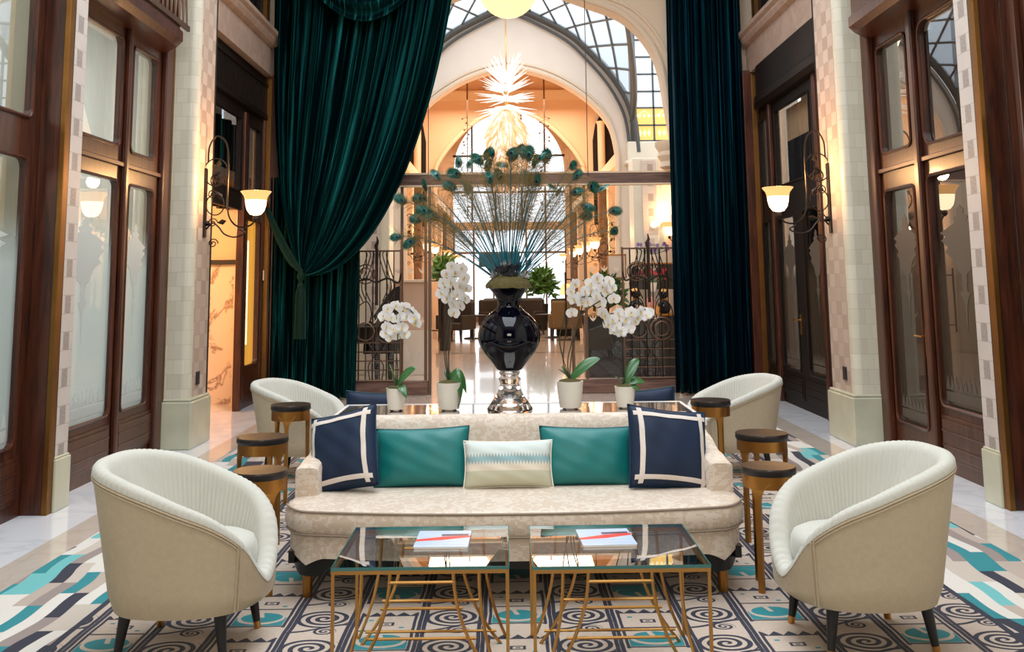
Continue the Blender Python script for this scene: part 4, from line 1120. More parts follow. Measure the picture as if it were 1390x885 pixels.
silk_cushion('oblong teal silk cushion left of the pale banded cushion on the sofa', (-.462, 5.385, .592), (RX(-17), RX(-2), RX(-4)), 3)
silk_cushion('oblong teal silk cushion right of the pale banded cushion on the sofa', (.405, 5.385, .588), (RX(-17), RX(1.5), RX(4)), 4)
t = thing('cushion', 'small pale oblong cushion with a blue zigzag band, in the middle of the sofa', 'cushion', (-.01, 5.30, .567)); t.rotation_euler = (RX(-15), 0, RX(1))
cushion(t, .46, .235, .13, 'weave', 5, 'pot', .004)

# ---- tub armchairs; local: faces +x, width along y
def make_chair(label, group=None):
    t = thing('armchair', label, 'armchair', group=group)
    HH, ZB = .758, .196
    def plan(phi, k):        # phi 0 = back, pi = front; k in 0..1 height
        # superellipse
        a = .378; b = .355; e = 2.55
        c, s = math.cos(phi), math.sin(phi)
        r = (abs(c/a)**e+abs(s/b)**e)**(-1/e)
        x, y = -r*c, r*s
        # bottom tucks in: back much, sides a little
        kk = 1-k
        x += (.115*kk if c > 0 else .02*kk)*max(0, c)**1.0 if c > 0 else -(-.03*kk*abs(c))*-1
        y *= 1-.055*kk
        return x, y
    def hgt(phi):
        d = abs(((phi+PI) % (2*PI))-PI)/PI*180
        X_ = [0, 25, 50, 75, 100, 125, 145, 162, 180]; Y_ = [HH, HH-.004, HH-.028, .685, .630, .562, .465, .345, .285]
        i = max(k for k in range(8) if X_[k] <= d+1e-9) if d < 180 else 7
        def sl(k):
            if k <= 0 or k >= 8: return 0.0
            a = (Y_[k]-Y_[k-1])/(X_[k]-X_[k-1]); b = (Y_[k+1]-Y_[k])/(X_[k+1]-X_[k]); return (a+b)/2
        hh = X_[i+1]-X_[i]; u = (d-X_[i])/hh
        return ((2*u**3-3*u**2+1)*Y_[i]+(u**3-2*u**2+u)*hh*sl(i)+(-2*u**3+3*u**2)*Y_[i+1]+(u**3-u**2)*hh*sl(i+1))
    n = 432; outer, rimo, rimt, rimi, inner, mid = [], [], [], [], [], []
    O = MB(); I = MB(); rows_o = []; rows_i = []
    for j in range(9):
        k = j/8; row = []
        for i in range(n):
            phi = 2*PI*i/n; h = hgt(phi)-.022; z = lerp(ZB, h, k); kz = (z-ZB)/(HH-ZB); x, y = plan(phi, kz)
            if j == 0: x *= .955; y *= .95; 
            row.append((x, y, z))
        rows_o.append(row)
    # underside
    bot = [(x*.8, y*.8, ZB-.005) for x, y, z in rows_o[0]]
    O.grid([bot]+rows_o, closed=True); O.add(bot, [tuple(range(n))])
    O.build('outer_shell', 'chair_out', t, smooth=True, angle=50)
    TH = .07
    for j in range(15):
        row = []
        for i in range(n):
            phi = 2*PI*i/n; h = hgt(phi); dd = abs(((phi+PI) % (2*PI))-PI)/PI*180; th = TH*(1+.25*sm((dd-100)/60))
            pl = .0055*abs(math.sin(phi*44))*(.45 if j <= 6 else 1)                      # fine channels
            if j <= 6:      # over the rim
                a = j/6*PI; zz = h-.026+.036*math.sin(a); off = th*.5*(1-math.cos(a)); z = zz; off -= .006*math.sin(a)
            else:
                q = (j-6)/8; z = lerp(h-.026, .27, q); off = th+.035*math.sin(q*PI*.5)
            kz = (max(z, ZB)-ZB)/(HH-ZB) if j > 6 else (h-.022-ZB)/(HH-ZB)
            x, y = plan(phi, kz); L = math.hypot(x, y); f = (L-off+pl)/L
            row.append((x*f, y*f, z+(pl if 0 < j < 6 else 0)))
        rows_i.append(row)
    I.grid(rows_i, closed=True); I.add([(x, y, z) for x, y, z in rows_i[-1]], [tuple(range(n))])
    I.build('inner_shell', 'chair_in', t, smooth=True, angle=0)
    # double welt below the rim and down the arm fronts
    w = MB()
    for dz, rr in ((-.034, .0035), (-.046, .0035)):
        pts = []
        for i in range(n+1):
            phi = 2*PI*i/n; h = hgt(phi)+dz; d = abs(((phi+PI) % (2*PI))-PI)/PI*180
            if d < 141: 
                x, y = plan(phi, (h-ZB)/(HH-ZB)); L = math.hypot(x, y); pts.append((phi, (x*(L+.003)/L, y*(L+.003)/L, h)))
        # order so the run is continuous across the back
        pts = sorted([((p+PI) % (2*PI), c) for p, c in pts]); w.tube([c for p, c in pts], rr, 5)
    for sgn in (-1, 1):
        for dp in (0, 3):
            phi = PI+sgn*math.radians(39-dp*.7); pts = []
            for j in range(12):
                z = lerp(hgt(phi)-.03, ZB+.01, j/11); x, y = plan(phi, (z-ZB)/(HH-ZB)); L = math.hypot(x, y); pts.append((x*(L+.003)/L, y*(L+.003)/L, z))
            w.tube(pts, .0035, 5)
    w.build('welt', 'chair_out', t, smooth=True)
    # seat cushion
    s = MB(); rows = []
    for rr, z in ((.80, .270), (.93, .285), (.99, .315), (1.0, .355), (.985, .39), (.94, .415), (.80, .432), (.5, .440), (.02, .442)):
        rows.append([((.255*math.copysign(abs(math.cos(a))**.8, math.cos(a)))*rr+.025, (.245*math.copysign(abs(math.sin(a))**.8, math.sin(a)))*rr, z) for a in [2*PI*i/48 for i in range(48)]])
    s.grid(rows, closed=True); s.build('seat_cushion', 'chair_in', t, smooth=True, angle=0)
    for sx, sy in ((-1, -1), (-1, 1), (1, -1), (1, 1)):
        l = MB(); x0 = .19*sx+(.02 if sx > 0 else .02); y0 = .19*sy
        l.tube([(x0, y0, .21), (x0+.025*sx, y0+.02*sy, .03)], [.027, .0155], 12); lg = l.build('leg', 'black', t, smooth=True)
        c = MB(); c.tube([(x0+.025*sx, y0+.02*sy, .031), (x0+.029*sx, y0+.023*sy, .0)], [.0165, .0145], 12); c.build('brass_tip', 'gold', lg, smooth=True)
    return t
ch = make_chair('ivory tub armchair with ribbed lining, nearest the viewer at the left')
ch.location = (-1.365, 4.40, .012); ch.rotation_euler.z = RX(-4)
dup(ch, (1.475, 4.38, .012), RX(180+5), 'ivory tub armchair with ribbed lining, nearest the viewer at the right')
dup(ch, (-1.66, 8.12, .012), RX(-12), 'ivory tub armchair behind the sofa, below the gathered green curtain', scale=(1, 1, .95))
dup(ch, (1.76, 8.05, .012), RX(180+12), 'ivory tub armchair behind the sofa, below the straight blue-green curtain', scale=(1, 1, .95))

# ---- round bronze side tables
def make_stool(label, H, R, loc, rz):
    t = thing('side_table', label, 'side table', loc, rz)
    q = MB(); q.lathe([(R*.2, H-.004), (R*.985, H-.002), (R, H-.006), (R, H-.012)], 48); q.lathe([(.001, H-.003), (R*.3, H-.003)], 48, cap=False); q.build('tabletop', 'ebony_top', t, smooth=True)
    q = MB(); q.lathe([(R, H-.012), (R*1.005, H-.03), (R*.97, H-.038)], 48); q.build('rim', 'ebony_edge', t, smooth=True)
    bh = .062; q = MB(); q.lathe([(R*.955, H-.036), (R*.96, H-.036-bh), (R*.93, H-.036-bh)], 48); q.build('drum', 'bronze', t, smooth=True)
    for k in range(3):
        a = PI*2*k/3; l = MB(); zt = H-.036-bh*.5; rows = []
        for j in range(13):
            u = j/12; z = lerp(zt, 0, u**1.6); wd = .014+.055*max(0, 1-(zt-z)/.085)**2.2; da = wd/(R*.955)
            rr = R*.955; row = []
            for off, r_ in ((-1, rr+.002), (1, rr+.002), (1, rr-.02), (-1, rr-.02)): row.append((r_*math.cos(a+da*off), r_*math.sin(a+da*off), z))
            rows.append(row)
        l.grid(rows, closed=True); l.add(rows[-1], [(0, 1, 2, 3)]); l.build('leg', 'bronze', t, smooth=True, angle=40)
    return t
Z0 = .012
make_stool('bronze round side table with black-rimmed top, touching the left end of the sofa', .575, .134, (-1.245, 5.13, Z0), RX(-50))
make_stool('bronze round side table with black-rimmed top, touching the right end of the sofa', .575, .134, (1.275, 5.08, Z0), RX(-130))
make_stool('wider bronze round side table just behind the one at the sofa\'s left end', .60, .150, (-1.46, 6.06, Z0), RX(-35))
make_stool('wider bronze round side table just behind the one at the sofa\'s right end', .60, .150, (1.47, 5.98, Z0), RX(-150))
make_stool('tall bronze round side table in front of the rear left armchair', .60, .150, (-1.535, 8.02-.85, Z0), RX(-90)).scale = (.92, .92, 1.09)
make_stool('tall bronze round side table in front of the rear right armchair', .60, .150, (1.40, 7.1, Z0), RX(-75)).scale = (.92, .92, 1.10)
make_stool('low dark-topped bronze side table beyond the sofa\'s left navy cushion', .47, .125, (-1.30, 7.45, Z0), RX(-60))
make_stool('low dark-topped bronze side table beyond the sofa\'s right navy cushion', .47, .125, (1.25, 7.35, Z0), RX(-120))

# ---- brass and glass coffee tables
def coffee_table(label, x0, x1, y0, y1, H=.46):
    cx_, cy_ = (x0+x1)/2, (y0+y1)/2; w, d = (x1-x0)/2, (y1-y0)/2
    t = thing('coffee_table', label, 'coffee table', (cx_, cy_, Z0)); H = H-Z0; r = .0065
    q = MB(); q.add([(-w, -d, H-.0005), (w, -d, H-.0005), (w, d, H-.0005), (-w, d, H-.0005)], [(0, 1, 2, 3)]); gt = q.build('glass_top', 'table_glass', t)
    q = MB()
    for a, b, c, e in ((-w, w, -d-.001, -d+.003), (-w, w, d-.003, d+.001), (-w-.001, -w+.003, -d, d), (w-.003, w+.001, -d, d)): q.box(a, b, c, e, H-.0115, H-.0005)
    q.build('polished_edge', 'glass_edge', gt)
    q = MB()
    def bar(p, q2, rr=r): q.tube([p, q2], rr, 4)
    for y in (-d+.008, d-.008): q.box(-w, w, y-.006, y+.006, H-.026, H-.0125)
    for x in (-w+.008, w-.008): q.box(x-.006, x+.006, -d, d, H-.026, H-.0125)
    q.build('top_frame', 'gold', t)
    for sx in (-1, 1):
        for sy in (-1, 1):
            l = MB(); x, y = sx*(w-.007), sy*(d-.007); l.box(x-.006, x+.006, y-.006, y+.006, 0, H-.02); l.build('leg', 'gold', t)
            for k, (xt, yt, xb, yb) in enumerate(((.66, .97, .95, .93), (.36, .80, .88, .70))):
                c = MB(); pts = [(sx*bez((xt*w,), (xt*w*1.0,), (lerp(xt, xb, .25)*w,), (xb*w,), u)[0], sy*lerp(yt, yb, u)*d, lerp(H-.02, 0.0, u)) for u in [i/12 for i in range(13)]]
                c.tube(pts, .0068, 5); c.build('curved_rod', 'gold', t, smooth=True)
    for sy in (-1, 1):
        for z, xx, yy in ((.05, .83, .71), (.17, .62, .73), (.28, .47, .76), (.375, .38, .79)):
            s_ = MB(); s_.tube([(-xx*w, sy*yy*d, z), (xx*w, sy*yy*d, z)], .006, 5); s_.build('stretcher', 'gold', t)
    return t
coffee_table('square glass coffee table on curved brass rods, in front of the sofa at the left', -.665, -.008, 3.845, 4.46)
coffee_table('square glass coffee table on curved brass rods, in front of the sofa at the right', .078, .735, 3.83, 4.45)
for x, y, rz, lab in ((-.275, 4.215, RX(-1), 'magazine with a red and blue cover on the left glass table'), (.385, 4.215, RX(3), 'magazine with a red and blue cover on the right glass table')):
    m_ = thing('magazine', lab, 'magazine', (x, y, .4605), rz)
    q = MB(); q.box(-.105, .105, -.125, .125, 0, .007); q.build('pages', 'paper', m_)
    q = MB(); q.box(-.108, .108, -.128, .128, .0072, .0082); q.build('cover', 'cover', m_)

# ---- mirrored console behind the sofa and the sofa behind it
cs = thing('console_table', 'long mirrored console table behind the ivory sofa, carrying the black vase and orchids', 'console table', (.02, 6.19, Z0))
H = .702
q = MB(); q.box(-1.06, 1.08, -.40, .44, H-.03, H); q.build('mirrored_top', 'mirror', cs)
q = MB(); q.box(-1.075, 1.095, .44, .452, H-.03, H+.003); q.box(-1.075, -1.06, -.40, .45, H-.03, H+.003); q.box(1.08, 1.095, -.40, .45, H-.03, H+.003); q.box(-1.075, 1.095, -.412, -.40, H-.03, H+.003); q.build('white_edge', 'white_line', cs)
for sx in (-.92, .94):
    q = MB(); q.box(sx-.04, sx+.04, -.36, .38, 0, H-.03); q.build('leg', 'white_line', cs, bevel=.006)
s2 = thing('sofa', 'second ivory sofa facing away, mostly hidden behind the mirrored console table', 'sofa', (.02, 7.05, 0))
q = MB(); q.box(-1.1, 1.1, -.28, -.16, .2, .64); q.build('backrest', 'sofa_fabric', s2, bevel=.03)
q = MB(); q.box(-1.1, 1.1, -.16, .55, .19, .42); q.build('seat_base', 'sofa_fabric', s2, bevel=.03)
for sx in (-1, 1):
    q = MB(); q.box(*sorted((sx*1.0, sx*1.12)), -.2, .3, .2, .56); q.build('arm', 'sofa_fabric', s2, bevel=.02)
    for y in (-.2, .45): q = MB(); q.tube([(sx*1.0, y, .2), (sx*1.0, y, 0)], [.04, .02], 10); q.build('leg', 'black', s2, smooth=True)
for x, lab, rz in ((-.93, 'navy velvet cushion peeping over the console table at its left end', 4), (.95, 'navy velvet cushion peeping over the console table at its right end', -4)):
    t = thing('cushion', lab, 'cushion', (x, 7.04, .585)); t.rotation_euler = (RX(14), RX(3 if x < 0 else -5), RX(rz))
    cushion(t, .40, .36, .15, 'velvet_navy', 9+int(x > 0), 'silk_teal_dark', .004)
# ------------------------------------------------------------------ vase of peacock feathers
VZ = .716; VX, VY = .002, 6.10
vs = thing('vase', 'large black urn vase on a clear glass foot, standing on the mirrored console', 'vase', (VX, VY, VZ))
foot = [(.120, 0), (.134, .012), (.136, .035), (.122, .055), (.100, .085), (.075, .125), (.060, .165), (.055, .185), (.064, .198), (.066, .208), (.055, .218), (.052, .226), (.060, .236), (.064, .246), (.056, .254)]
q = MB(); q.lathe(foot, 40); q.build('glass_foot', 'solid_glass', vs, smooth=True, angle=60)
body = [(.055, .2545), (.075, .262), (.105, .300), (.150, .355), (.178, .405), (.188, .445), (.186, .480), (.170, .530), (.135, .575), (.092, .610), (.072, .635), (.069, .655), (.074, .680), (.095, .715), (.122, .745), (.136, .752), (.134, .757), (.112, .745), (.06, .70)]
q = MB(); q.lathe([(v.x, v.y) for v in catmull([(a, b, 0) for a, b in body], 4)], 56); q.build('urn_body', 'black_gloss', vs, smooth=True, angle=70)
q = MB(); rows = []
for j in range(9):
    a = j/8*PI/2; rows.append([((.138*math.cos(a)+.002+.010*noise.noise(Vector((math.cos(p)*3, math.sin(p)*3, j*.6))))*math.cos(p), (.138*math.cos(a)+.002)*math.sin(p), .745+.085*math.sin(a)+.010*noise.noise(Vector((p*3, j, 0)))) for p in [2*PI*i/40 for i in range(40)]])
q.grid(rows, closed=True); q.build('moss_dome', 'moss', vs, smooth=True)
for (x, y, z, r) in ((-.035, -.03, .845, .052), (.03, .0, .86, .05), (.01, -.05, .815, .045)):
    q = MB()
    for k in range(5):
        n = 9-k; rr = r*(1-k*.19)
        for i in range(n):
            a = 2*PI*i/n+k*.5; c, s = math.cos(a), math.sin(a)
            q.add([(x+c*rr*.4, y+s*rr*.4, z-.02), (x+(c-s*.4)*rr, y+(s+c*.4)*rr, z+.012+k*.006), (x+c*rr*1.15, y+s*rr*1.15, z+.022+k*.008), (x+(c+s*.4)*rr, y+(s-c*.4)*rr, z+.012+k*.006)], [(0, 1, 2, 3)])
    q.build('dark_bloom', 'dark_rose', vs, smooth=True)
for cx_ in (-.085, .09, -.01):
    q = MB(); rn = random.Random(int(cx_*1000)+200)
    for i in range(70):
        a = rn.uniform(0, 2*PI); e = rn.uniform(.2, 1.4); L = rn.uniform(.03, .075); base = Vector((cx_, -.02, .80+(.06 if abs(cx_) < .05 else 0)))
        d = Vector((math.cos(a)*math.cos(e), math.sin(a)*math.cos(e), math.sin(e))); sd = d.orthogonal().normalized()*.004
        q.add([base+d*L*.2-sd, base+d*L*.2+sd, base+d*L], [(0, 1, 2)])
    q.build('dried_leaves', 'dry', vs)

PXF = [(355,75),(405,80),(450,62),(485,45),(512,35),(487,92),(597,30),(632,22),(680,40),(565,85),(702,80),(730,55),(760,55),(875,90),(255,130),(345,125),(197,185),(322,185),(397,195),(500,150),(550,140),(675,140),(715,165),(785,185),(812,212),(95,245),(178,238),(200,295),(170,330),(240,320),(75,415),(135,437),(890,215),(965,190),(1015,197),(940,283),(935,328),(1065,305),(1065,400),(900,140),(600,55),(655,35)]
# tips given in metres in the plane of the vase (width, height), measured once from the view
TIPS = [((px/3.405+520-690)/219.5, 1.495-((py/3.405+200)-383.5)/224.5*1.0) for px, py in PXF]
TIPS = [(x*1.0, 1.5+(383.5-(py/3.405+200))/222.0) for (x, _), (px, py) in zip(TIPS, PXF)]
rf = random.Random(11)
O0 = Vector((VX, VY, VZ+.80))
def feather(i, tip, depth, label):
    yy = VY+depth; k = yy/6.1
    T = Vector((tip[0]*k, yy, 1.5+(tip[1]-1.5)*k))
    B = O0+Vector(((T.x-VX)*.10, depth*.15, -.01)); ax = T-B
    droop = Vector((0, 0, 0.05+.10*abs(ax.x)))
    path = [bez(B, B+ax*.35+droop*.6, B+ax*.7+droop, T, u) for u in [j/16 for j in range(17)]]
    path = [Vector(p) for p in path]
    t = thing('peacock_feather', label, 'peacock feather', tuple(B), 0, 'peacock feathers fanned out of the black vase')
    loc = lambda p: p-B
    q = MB(); q.tube([loc(p) for p in path], [lerp(.0042, .0016, j/16) for j in range(17)], 5); q.build('quill', 'feather_stem', t, smooth=True)
    # loose barbs along the upper part
    q = MB(); nb = 150
    for j in range(nb):
        u = .34+.64*j/nb; a = path[min(15, int(u*16))]; b = path[min(16, int(u*16)+1)]; p = a.lerp(b, u*16-int(u*16)); d = (b-a).normalized()
        sd = d.cross(Vector((0, 1, 0))).normalized()*(1 if j % 2 else -1); sd = (sd+Vector((0, rf.uniform(-.7, .7), 0))).normalized()
        L = rf.uniform(.05, .125)*(1.0 if u > .6 else .75); e = p+d*L*.75+sd*L*.75+Vector((0, 0, -.01)); m_ = p+d*L*.42+sd*L*.28
        wv = d.cross(sd).normalized()*.0008+sd.cross(Vector((0, 1, 0)))*.0012
        q.add([loc(p-wv), loc(p+wv), loc(m_+wv), loc(e), loc(m_-wv)], [(0, 1, 2, 4), (2, 3, 4)])
    q.build('barbs', 'barb', t)
    # the eye
    d = (path[16]-path[14]).normalized(); yaw = rf.uniform(-1.0, 1.0)
    d = (d+Vector((rf.uniform(-.7, .7), rf.uniform(-.6, .4), rf.uniform(-.9, .3)))).normalized()
    nrm = Vector((math.sin(yaw), -math.cos(yaw), rf.uniform(-.2, .4))); nrm = (nrm-d*nrm.dot(d)).normalized(); sd = d.cross(nrm).normalized()
    c0 = path[16]
    def disc(name, w, h, off, mat, cy=0.0, fringe=0, nn=26):
        q = MB(); pts = []
        for k in range(nn):
            a = 2*PI*k/nn; fr = 1+(fringe*(k % 2)); x = math.sin(a)*w*fr*(1-.18*math.cos(a)); y = -math.cos(a)*h*fr+cy
            pts.append(loc(c0+sd*x+d*y+nrm*(off-.25*(x*x+y*y)/max(w, h)*(.6))))
        cen = loc(c0+d*cy+nrm*off); q.add(pts+[cen], [(k, (k+1) % nn, nn) for k in range(nn)])
        return q.build(name, mat, t, smooth=True)
    s_ = rf.uniform(.85, 1.15)
    disc('eye_fringe', .026*s_, .040*s_, 0, 'eye_green', .010, .45, 52)
    disc('eye_ring', .012*s_, .017*s_, .003, 'eye_teal', .004); disc('eye_spot', .009*s_, .011*s_, .005, 'eye_blue', .001)
    return t
for i, tp in enumerate(TIPS):
    side = 'left' if tp[0] < -.12 else ('right' if tp[0] > .14 else 'middle'); hgt_ = 'high' if tp[1] > 2.1 else 'low'
    feather(i, tp, rf.uniform(-.16, .22), {'left': 'peacock feather with green eye reaching out to the left of the black vase', 'right': 'peacock feather with green eye reaching out to the right of the black vase', 'middle': 'peacock feather with green eye rising straight above the black vase'}[side])
# short plain teal quills filling the fan
for i in range(26):
    a = lerp(-1.05, 1.05, (i+.5)/26)+rf.uniform(-.03, .03); L = rf.uniform(.48, .72); dy = rf.uniform(-.12, .14)
    T = Vector((VX+math.sin(a)*L, VY+dy, O0.z+math.cos(a)*L)); B = O0+Vector((math.sin(a)*.05, dy*.2, 0))
    q = MB(); q.tube([Vector((0, 0, 0)), (T-B)*.5+Vector((0, 0, .02)), T-B], [.0038, .0026, .0011], 5)
    for j in range(70):
        u = .40+.58*j/70; p = (T-B)*u; d = (T-B).normalized(); sd = d.cross(Vector((0, 1, 0)))*(1 if j % 2 else -1); L2 = rf.uniform(.03, .07); e = p+d*L2+sd*L2*.6+Vector((0, rf.uniform(-.03, .03), 0)); wv = sd*.0009
        q.add([p-wv, p+wv, e], [(0, 1, 2)], 1)
    o = q.build('feather_quill', ['feather_stem', 'barb'], None, smooth=True); o.location = B
    tag(o, 'thin teal feather quill without an eye standing in the fan above the black vase', 'feather', 'plain teal quills in the feather fan')

# ------------------------------------------------------------------ orchids
def flower_mesh(seed):
    rn = random.Random(seed); q = MB()
    def petal(ang, L, Wd, cup, mi=0, z0=0.0):
        rows = []
        for j in range(7):
            u = j/6; w = Wd*math.sin(PI*min(1, u*.92+.06))**.7; row = []
            for k in range(5):
                v = -1+k/2; x = u*L; y = v*w; z = z0+cup*u*u*L+.12*w*(v*v)-.02*L*u*0; 
                c, s = math.cos(ang), math.sin(ang); row.append((x*c-y*s, -z, x*s+y*c))
            rows.append(row)
        q.grid(rows, mi=mi)
    for a in (PI/2, PI/2+2.25, PI/2-2.25): petal(a, .040, .017, -.10+rn.uniform(-.1, .1))
    for a in (PI*.06, PI*.94): petal(a, .044, .028, rn.uniform(-.05, .15), 0, .003)
    petal(-PI/2, .018, .008, .9, 1, .006)
    q.lathe([(.001, -.0), (.005, .0), (.004, .012), (.001, .014)], 8, mi=1)
    return q
FM = [None]*3
def blossom(parent, loc, rot, sc, k):
    if FM[k] is None:
        o = flower_mesh(k).build('blossom', ['petal', 'petal_lip'], None, smooth=True, angle=0); FM[k] = o.data; bpy.data.objects.remove(o)
    o = bpy.data.objects.new('blossom', FM[k]); COL.objects.link(o); o.parent = parent; o.location = loc; o.rotation_euler = rot; o.scale = (sc, sc, sc)
def leafm(parent, base, ang, L, Wd, up, curl, name='leaf', mat='leaf', tilt=0.0):
    q = MB(); rows = []
    for j in range(13):
        u = j/12; w = Wd*(math.sin(PI*(u*.93+.07))**.65); x = L*u*math.cos(up-curl*u*.5); z = L*u*math.sin(up-curl*u*.5); row = []
        for k in range(5):
            v = -1+k/2; y = v*w*math.cos(tilt); zz = z+w*abs(v)*.35+v*w*math.sin(tilt); c, s = math.cos(ang), math.sin(ang); row.append((base[0]+x*c-y*s, base[1]+x*s+y*c, base[2]+zz))
        rows.append(row)
    q.grid(rows); o = q.build(name, mat, parent, smooth=True, angle=0)
    so = o.modifiers.new('t', 'SOLIDIFY'); so.thickness = .003
    return o
def orchid(label, x, y, R, Hp, stems, blooms, leaves, seed, sq=False):
    t = thing('potted_orchid', label, 'orchid', (x, y, VZ), 0); rn = random.Random(seed)
    q = MB(); nn = 32
    q.lathe([(R*.78, .006), (R*.80, .010), (R*.93, Hp*.6), (R, Hp), (R*.93, Hp), (R*.90, Hp-.02), (R*.1, Hp-.022)], nn); q.build('pot', 'pot', t, smooth=True, angle=45)
    for k in range(4):
        a = PI/4+k*PI/2; b = MB(); b.lathe([(.004, .0), (.011, .003), (.011, .008), (.004, .010)], 12, (R*.62*math.cos(a), R*.62*math.sin(a))); b.build('pot_foot', 'iron', t, smooth=True)
    q = MB(); rows = []
    for j in range(6):
        a = j/5*PI/2; rows.append([(R*.95*math.cos(a)*math.cos(p), R*.95*math.cos(a)*math.sin(p), Hp-.012+.028*math.sin(a)+.006*noise.noise(Vector((p*2, j, seed)))) for p in [2*PI*i/24 for i in range(24)]])
    q.grid(rows, closed=True); q.build('moss', 'moss', t, smooth=True)
    for st in stems:
        q = MB(); q.tube(catmull([(0, 0, Hp)]+[tuple(p) for p in st], 6), .0036, 6); q.build('flower_stem', 'stem', t, smooth=True)
    for i, (bx_, by_, bz_) in enumerate(blooms):
        blossom(t, (bx_, by_-rn.uniform(.0, .04), bz_), (rn.uniform(-.4, .3), rn.uniform(-.5, .5), rn.uniform(-.7, .7)), rn.uniform(.85, 1.1), i % 3)
    for a, L, w, up, cu, ti in leaves: leafm(t, (0, 0, Hp+.005), a, L, w, up, cu, tilt=ti)
    return t
def to_local(px, py, x, y):       # flower spots in metres around the pot, from their spread in the bunch
    k = y/6.3; return ((px-690)/212.5*k-x, 0, 1.5+(383-py)/216.0*k-VZ)
orc = [
 dict(label='white orchid, leftmost on the console, one round blossom cluster over a small pot', x=-.705, y=6.34, R=.062, Hp=.135, fl=[(530,418),(541,414),(552,417),(524,428),(535,430),(547,430),(556,428),(529,441),(538,446),(549,443),(560,424),(565,430),(568,436),(545,452),(534,455),(527,450),(553,452)], stems=[[(0, 0, .3), (.01, -.01, .45), (.0, -.02, .60)], [(.01, 0, .25), (-.01, 0, .5), (.06, -.02, .62), (.12, -.02, .58)]], leaves=[(.1, .17, .034, 1.0, .5, .9), (2.6, .15, .025, 1.35, .3, .8), (-.9, .13, .030, .25, 1.4, .2), (3.6, .07, .02, .1, .6, .1)]),
 dict(label='white orchid, second from left on the console, with a large drooping leaf', x=-.375, y=6.34, R=.080, Hp=.165, fl=[(608,372),(620,370),(632,378),(603,385),(614,384),(626,388),(634,392),(600,398),(611,398),(623,400),(632,405),(616,412),(625,415),(618,424),(609,405),(615,362),(628,365)], stems=[[(-.02, 0, .4), (.01, 0, .6), (.03, -.02, .80)], [(-.03, 0, .35), (.0, 0, .55), (.01, -.03, .75)], [(0, 0, .4), (.04, 0, .62), (.02, 0, .7)]], leaves=[(-.2, .13, .050, .9, 2.9, 1.2), (-.5, .17, .05, .5, 3.4, 1.1), (1.9, .07, .028, 1.3, .2, .4)]),
 dict(label='white orchid just right of the vase, with one long pointed leaf', x=.378, y=6.34, R=.083, Hp=.165, fl=[(772,398),(783,405),(791,398),(778,388),(800,388),(808,380),(815,392),(824,384),(820,398),(806,404),(795,412),(812,412),(786,410),(828,394),(774,426),(800,398),(776,408),(830,408)], stems=[[(-.06, 0, .4), (-.03, 0, .55), (-.02, -.01, .65)], [(-.04, 0, .3), (.02, 0, .62), (.14, -.02, .70)], [(-.01, 0, .3), (.05, 0, .5), (.10, -.02, .68)], [(.01, .0, .3), (.07, 0, .55), (.20, -.02, .66)]], leaves=[(.15, .235, .040, .75, .35, .9), (2.9, .10, .014, 1.0, .5, .5), (2.2, .12, .018, .95, .3, .4)]),
 dict(label='white orchid, rightmost on the console, its blossom in a low arching row', x=.720, y=6.34, R=.064, Hp=.13, fl=[(818,430),(828,436),(836,428),(845,436),(852,427),(860,432),(868,426),(876,427),(833,446),(842,444),(822,442),(829,450),(857,438),(839,452),(813,425),(864,425),(849,448),(872,431)], stems=[[(.0, 0, .3), (-.01, -.01, .5), (.08, -.02, .61), (.14, -.02, .60)], [(-.03, 0, .25), (-.08, -.01, .42), (-.13, -.02, .55), (-.06, -.03, .58)]], leaves=[(.5, .19, .045, 1.1, .4, 1.0), (.1, .13, .036, .5, .8, .6), (3.0, .08, .02, .9, .3, .3), (-.5, .10, .03, .2, 1.0, .3)]),
]
for i, d in enumerate(orc):
    bl = [to_local(px, py, d['x'], d['y']) for px, py in d['fl']]
    orchid(d['label'], d['x'], d['y'], d['R'], d['Hp'], d['stems'], bl, d['leaves'], 20+i)

# ------------------------------------------------------------------ curtains
YC = 13.05
def px2(px, py, Y=YC):      # position in the curtain plane
    return ((px-690)*Y/1376.0*1.0, 1.5+(383-py)/1340.0*Y*1.0)
cl = thing('curtain', 'deep green velvet curtain gathered to a tieback, left of the arch', 'curtain', (0, YC, 0))
TIE = (-2.64, 1.63)
def swag(v, u):  # u across 0..1, v down 0..1
    P0 = (lerp(-3.12, -.62, u), 5.9); 
    P1 = (lerp(-3.13, -.86, u), lerp(4.4, 3.9, u)); P2 = (lerp(-3.10, -1.55, u**1.2), lerp(2.6, 1.52, u**1.3)); P3 = (lerp(-2.70, -2.58, u), lerp(1.68, 1.60, u))
    return bez(P0, P1, P2, P3, v)
NU, NV = 220, 46; rows = []
for j in range(NV+1):
    v = j/NV; row = []
    for i in range(NU+1):
        u = i/NU; x, z = swag(v, u)
        amp = lerp(.085, .022, v**1.3)*(1-.6*max(0, v-.85)/.15); fr = u*10.0+.35*math.sin(u*11)
        fold = 1.5*math.sin(2*PI*fr)+.35*math.sin(2*PI*fr*2.3+1.1+v*2)+.12*math.sin(2*PI*fr*4.1)
        y = amp*fold*(1+.15*math.sin(v*5+u*9))+.03*math.sin(v*3)
        # ends nearer the viewer where the cloth gathers
        y -= .16*sm(v)+.10*u*(1-v)
        row.append((x, y, z))
    rows.append(row)
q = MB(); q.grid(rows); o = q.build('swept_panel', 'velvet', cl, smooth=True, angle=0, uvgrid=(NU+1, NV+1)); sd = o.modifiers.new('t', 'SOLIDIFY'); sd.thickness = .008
rows = []
